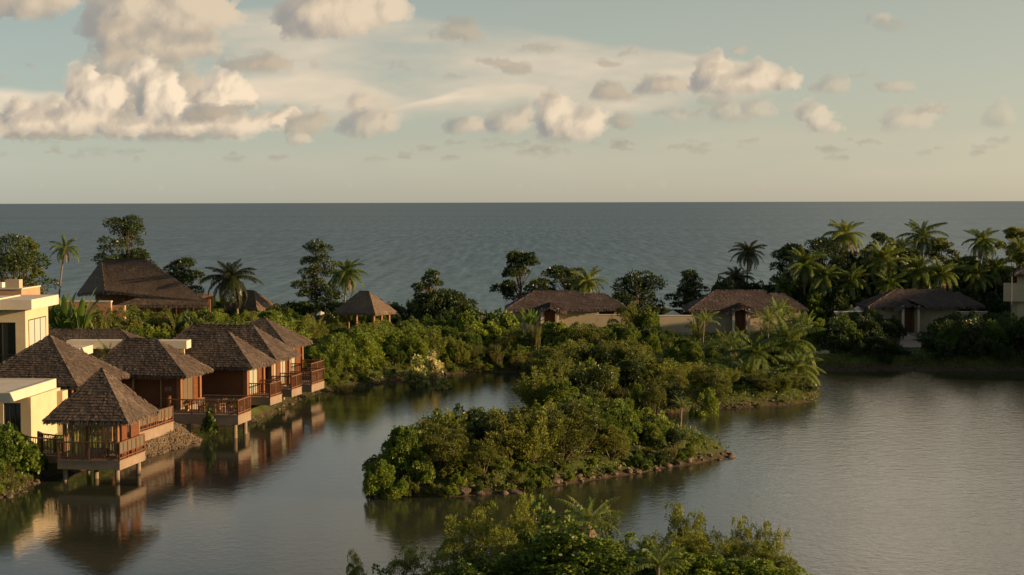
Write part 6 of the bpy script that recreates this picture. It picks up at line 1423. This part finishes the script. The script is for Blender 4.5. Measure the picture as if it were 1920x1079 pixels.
def pebbles(name, box, n, seed, label, s0=.05, s1=.16):
    rs = np.random.RandomState(seed); x = rs.uniform(box[0], box[1], n); y = rs.uniform(box[2], box[3], n); V = []; F = []
    cube = np.array([(-1, -1, -1), (1, -1, -1), (1, 1, -1), (-1, 1, -1), (-.7, -.7, 1), (.7, -.7, 1), (.7, .7, 1), (-.7, .7, 1)], float) * .5; fc = np.array([(0, 3, 2, 1), (4, 5, 6, 7), (0, 1, 5, 4), (1, 2, 6, 5), (2, 3, 7, 6), (3, 0, 4, 7)]); k = 0
    for a, b in zip(x, y):
        if not (-.3 < sdist(a, b) < 4.5): continue
        q = cube * rs.uniform(s0, s1) * rs.uniform(.7, 1.4, 3) + rs.normal(0, .012, (8, 3)); t = rs.uniform(0, 6.28); c, s_ = math.cos(t), math.sin(t)
        V.append(np.stack([q[:, 0] * c - q[:, 1] * s_ + a, q[:, 0] * s_ + q[:, 1] * c + b, q[:, 2] + ground(a, b) + .02], 1)); F.append(fc + k); k += 8
    tag(link(name, npmesh(name, np.concatenate(V), np.concatenate(F), ['rock_dry'])), label, 'gravel', kind='stuff')
_s = W(330, 832, .3); pebbles('gravel', (_s[0] - 3.2, _s[0] + 2.6, _s[1] - 5, _s[1] + 5), 9000, 5, 'loose dry gravel on the bank under the boardwalk and wide deck')
# --- ground cover (too many plants to count)
def cover(name, n, box, dmin, dmax, hh, leaf, seed, size=.16, test=None):
    rs = np.random.RandomState(seed); x = rs.uniform(box[0], box[1], n * 4); y = rs.uniform(box[2], box[3], n * 4)
    ix = np.clip(np.searchsorted(GX, x) - 1, 0, len(GX) - 2); iy = np.clip(np.searchsorted(GY, y) - 1, 0, len(GY) - 2)
    s = SD[iy, ix]; ok = (s > dmin) & (s < dmax) & (SS[iy, ix] > 6) & (vn2(x / 1.7, y / 1.7, seed) > .28)
    for (cx, cy, rz, x0, x1, y0, y1) in EXCL:
        c, s_ = math.cos(-rz), math.sin(-rz); dx, dy = x - cx, y - cy; u_, v_ = dx * c - dy * s_, dx * s_ + dy * c; ok &= ~((u_ > x0) & (u_ < x1) & (v_ > y0) & (v_ < y1))
    x, y, ix, iy = x[ok][:n], y[ok][:n], ix[ok][:n], iy[ok][:n]
    fx = (x - GX[ix]) / (GX[ix + 1] - GX[ix]); fy = (y - GY[iy]) / (GY[iy + 1] - GY[iy])
    z = (TZ[iy, ix] * (1 - fx) + TZ[iy, ix + 1] * fx) * (1 - fy) + (TZ[iy + 1, ix] * (1 - fx) + TZ[iy + 1, ix + 1] * fx) * fy
    lump = vn2(x / 1.3, y / 1.3, seed + 5) * vn2(x / .6, y / .6, seed + 6) * 2
    P = np.stack([x, y, z + rs.rand(len(x)) * hh * lump], 1); Nn = np.tile([0, 0, 1.], (len(x), 1))
    V, F = leaf_quads(P, Nn, size, .42, rs, .45, 0, .5); o = link(name, npmesh(name, V, F, [leaf])); tag(o, kind='stuff'); return o
tag(cover('ground_cover', 90000, (-45, 62, 84, 165), .05, 30, .55, 'leaf_green', 61), 'low green ground cover on the banks and the island', 'ground cover')
tag(cover('bank_grass', 42000, (-36, 62, 84, 165), .0, 2.6, .45, 'leaf_grass', 62, .20), 'yellowing grass along the water edges', 'grass')
tag(cover('garden_cover', 50000, (-62, 72, 165, 224), .0, 99, .35, 'leaf_green', 63, .26), 'low garden plants between the villas and shrubs', 'ground cover')

# labels that came out alike: tell them apart by how near they stand
_al = {}
for o in list(C.objects):
    if o.parent is None and 'label' in o and o.get('category') in ('shrub', 'bush', 'plant', 'grass tuft'): _al.setdefault(o['label'], []).append(o)
for lb, os_ in _al.items():
    if 1 < len(os_) <= 4 and len(lb.split()) <= 13:
        os_.sort(key=lambda o: o.location.y)
        w = {2: ['nearer of two', 'farther of two'], 3: ['nearest of three', 'middle of three', 'farthest of three'], 4: ['nearest of four', 'second of four', 'third of four', 'farthest of four']}[len(os_)]
        for o, k_ in zip(os_, w): o['label'] = lb + ', ' + k_
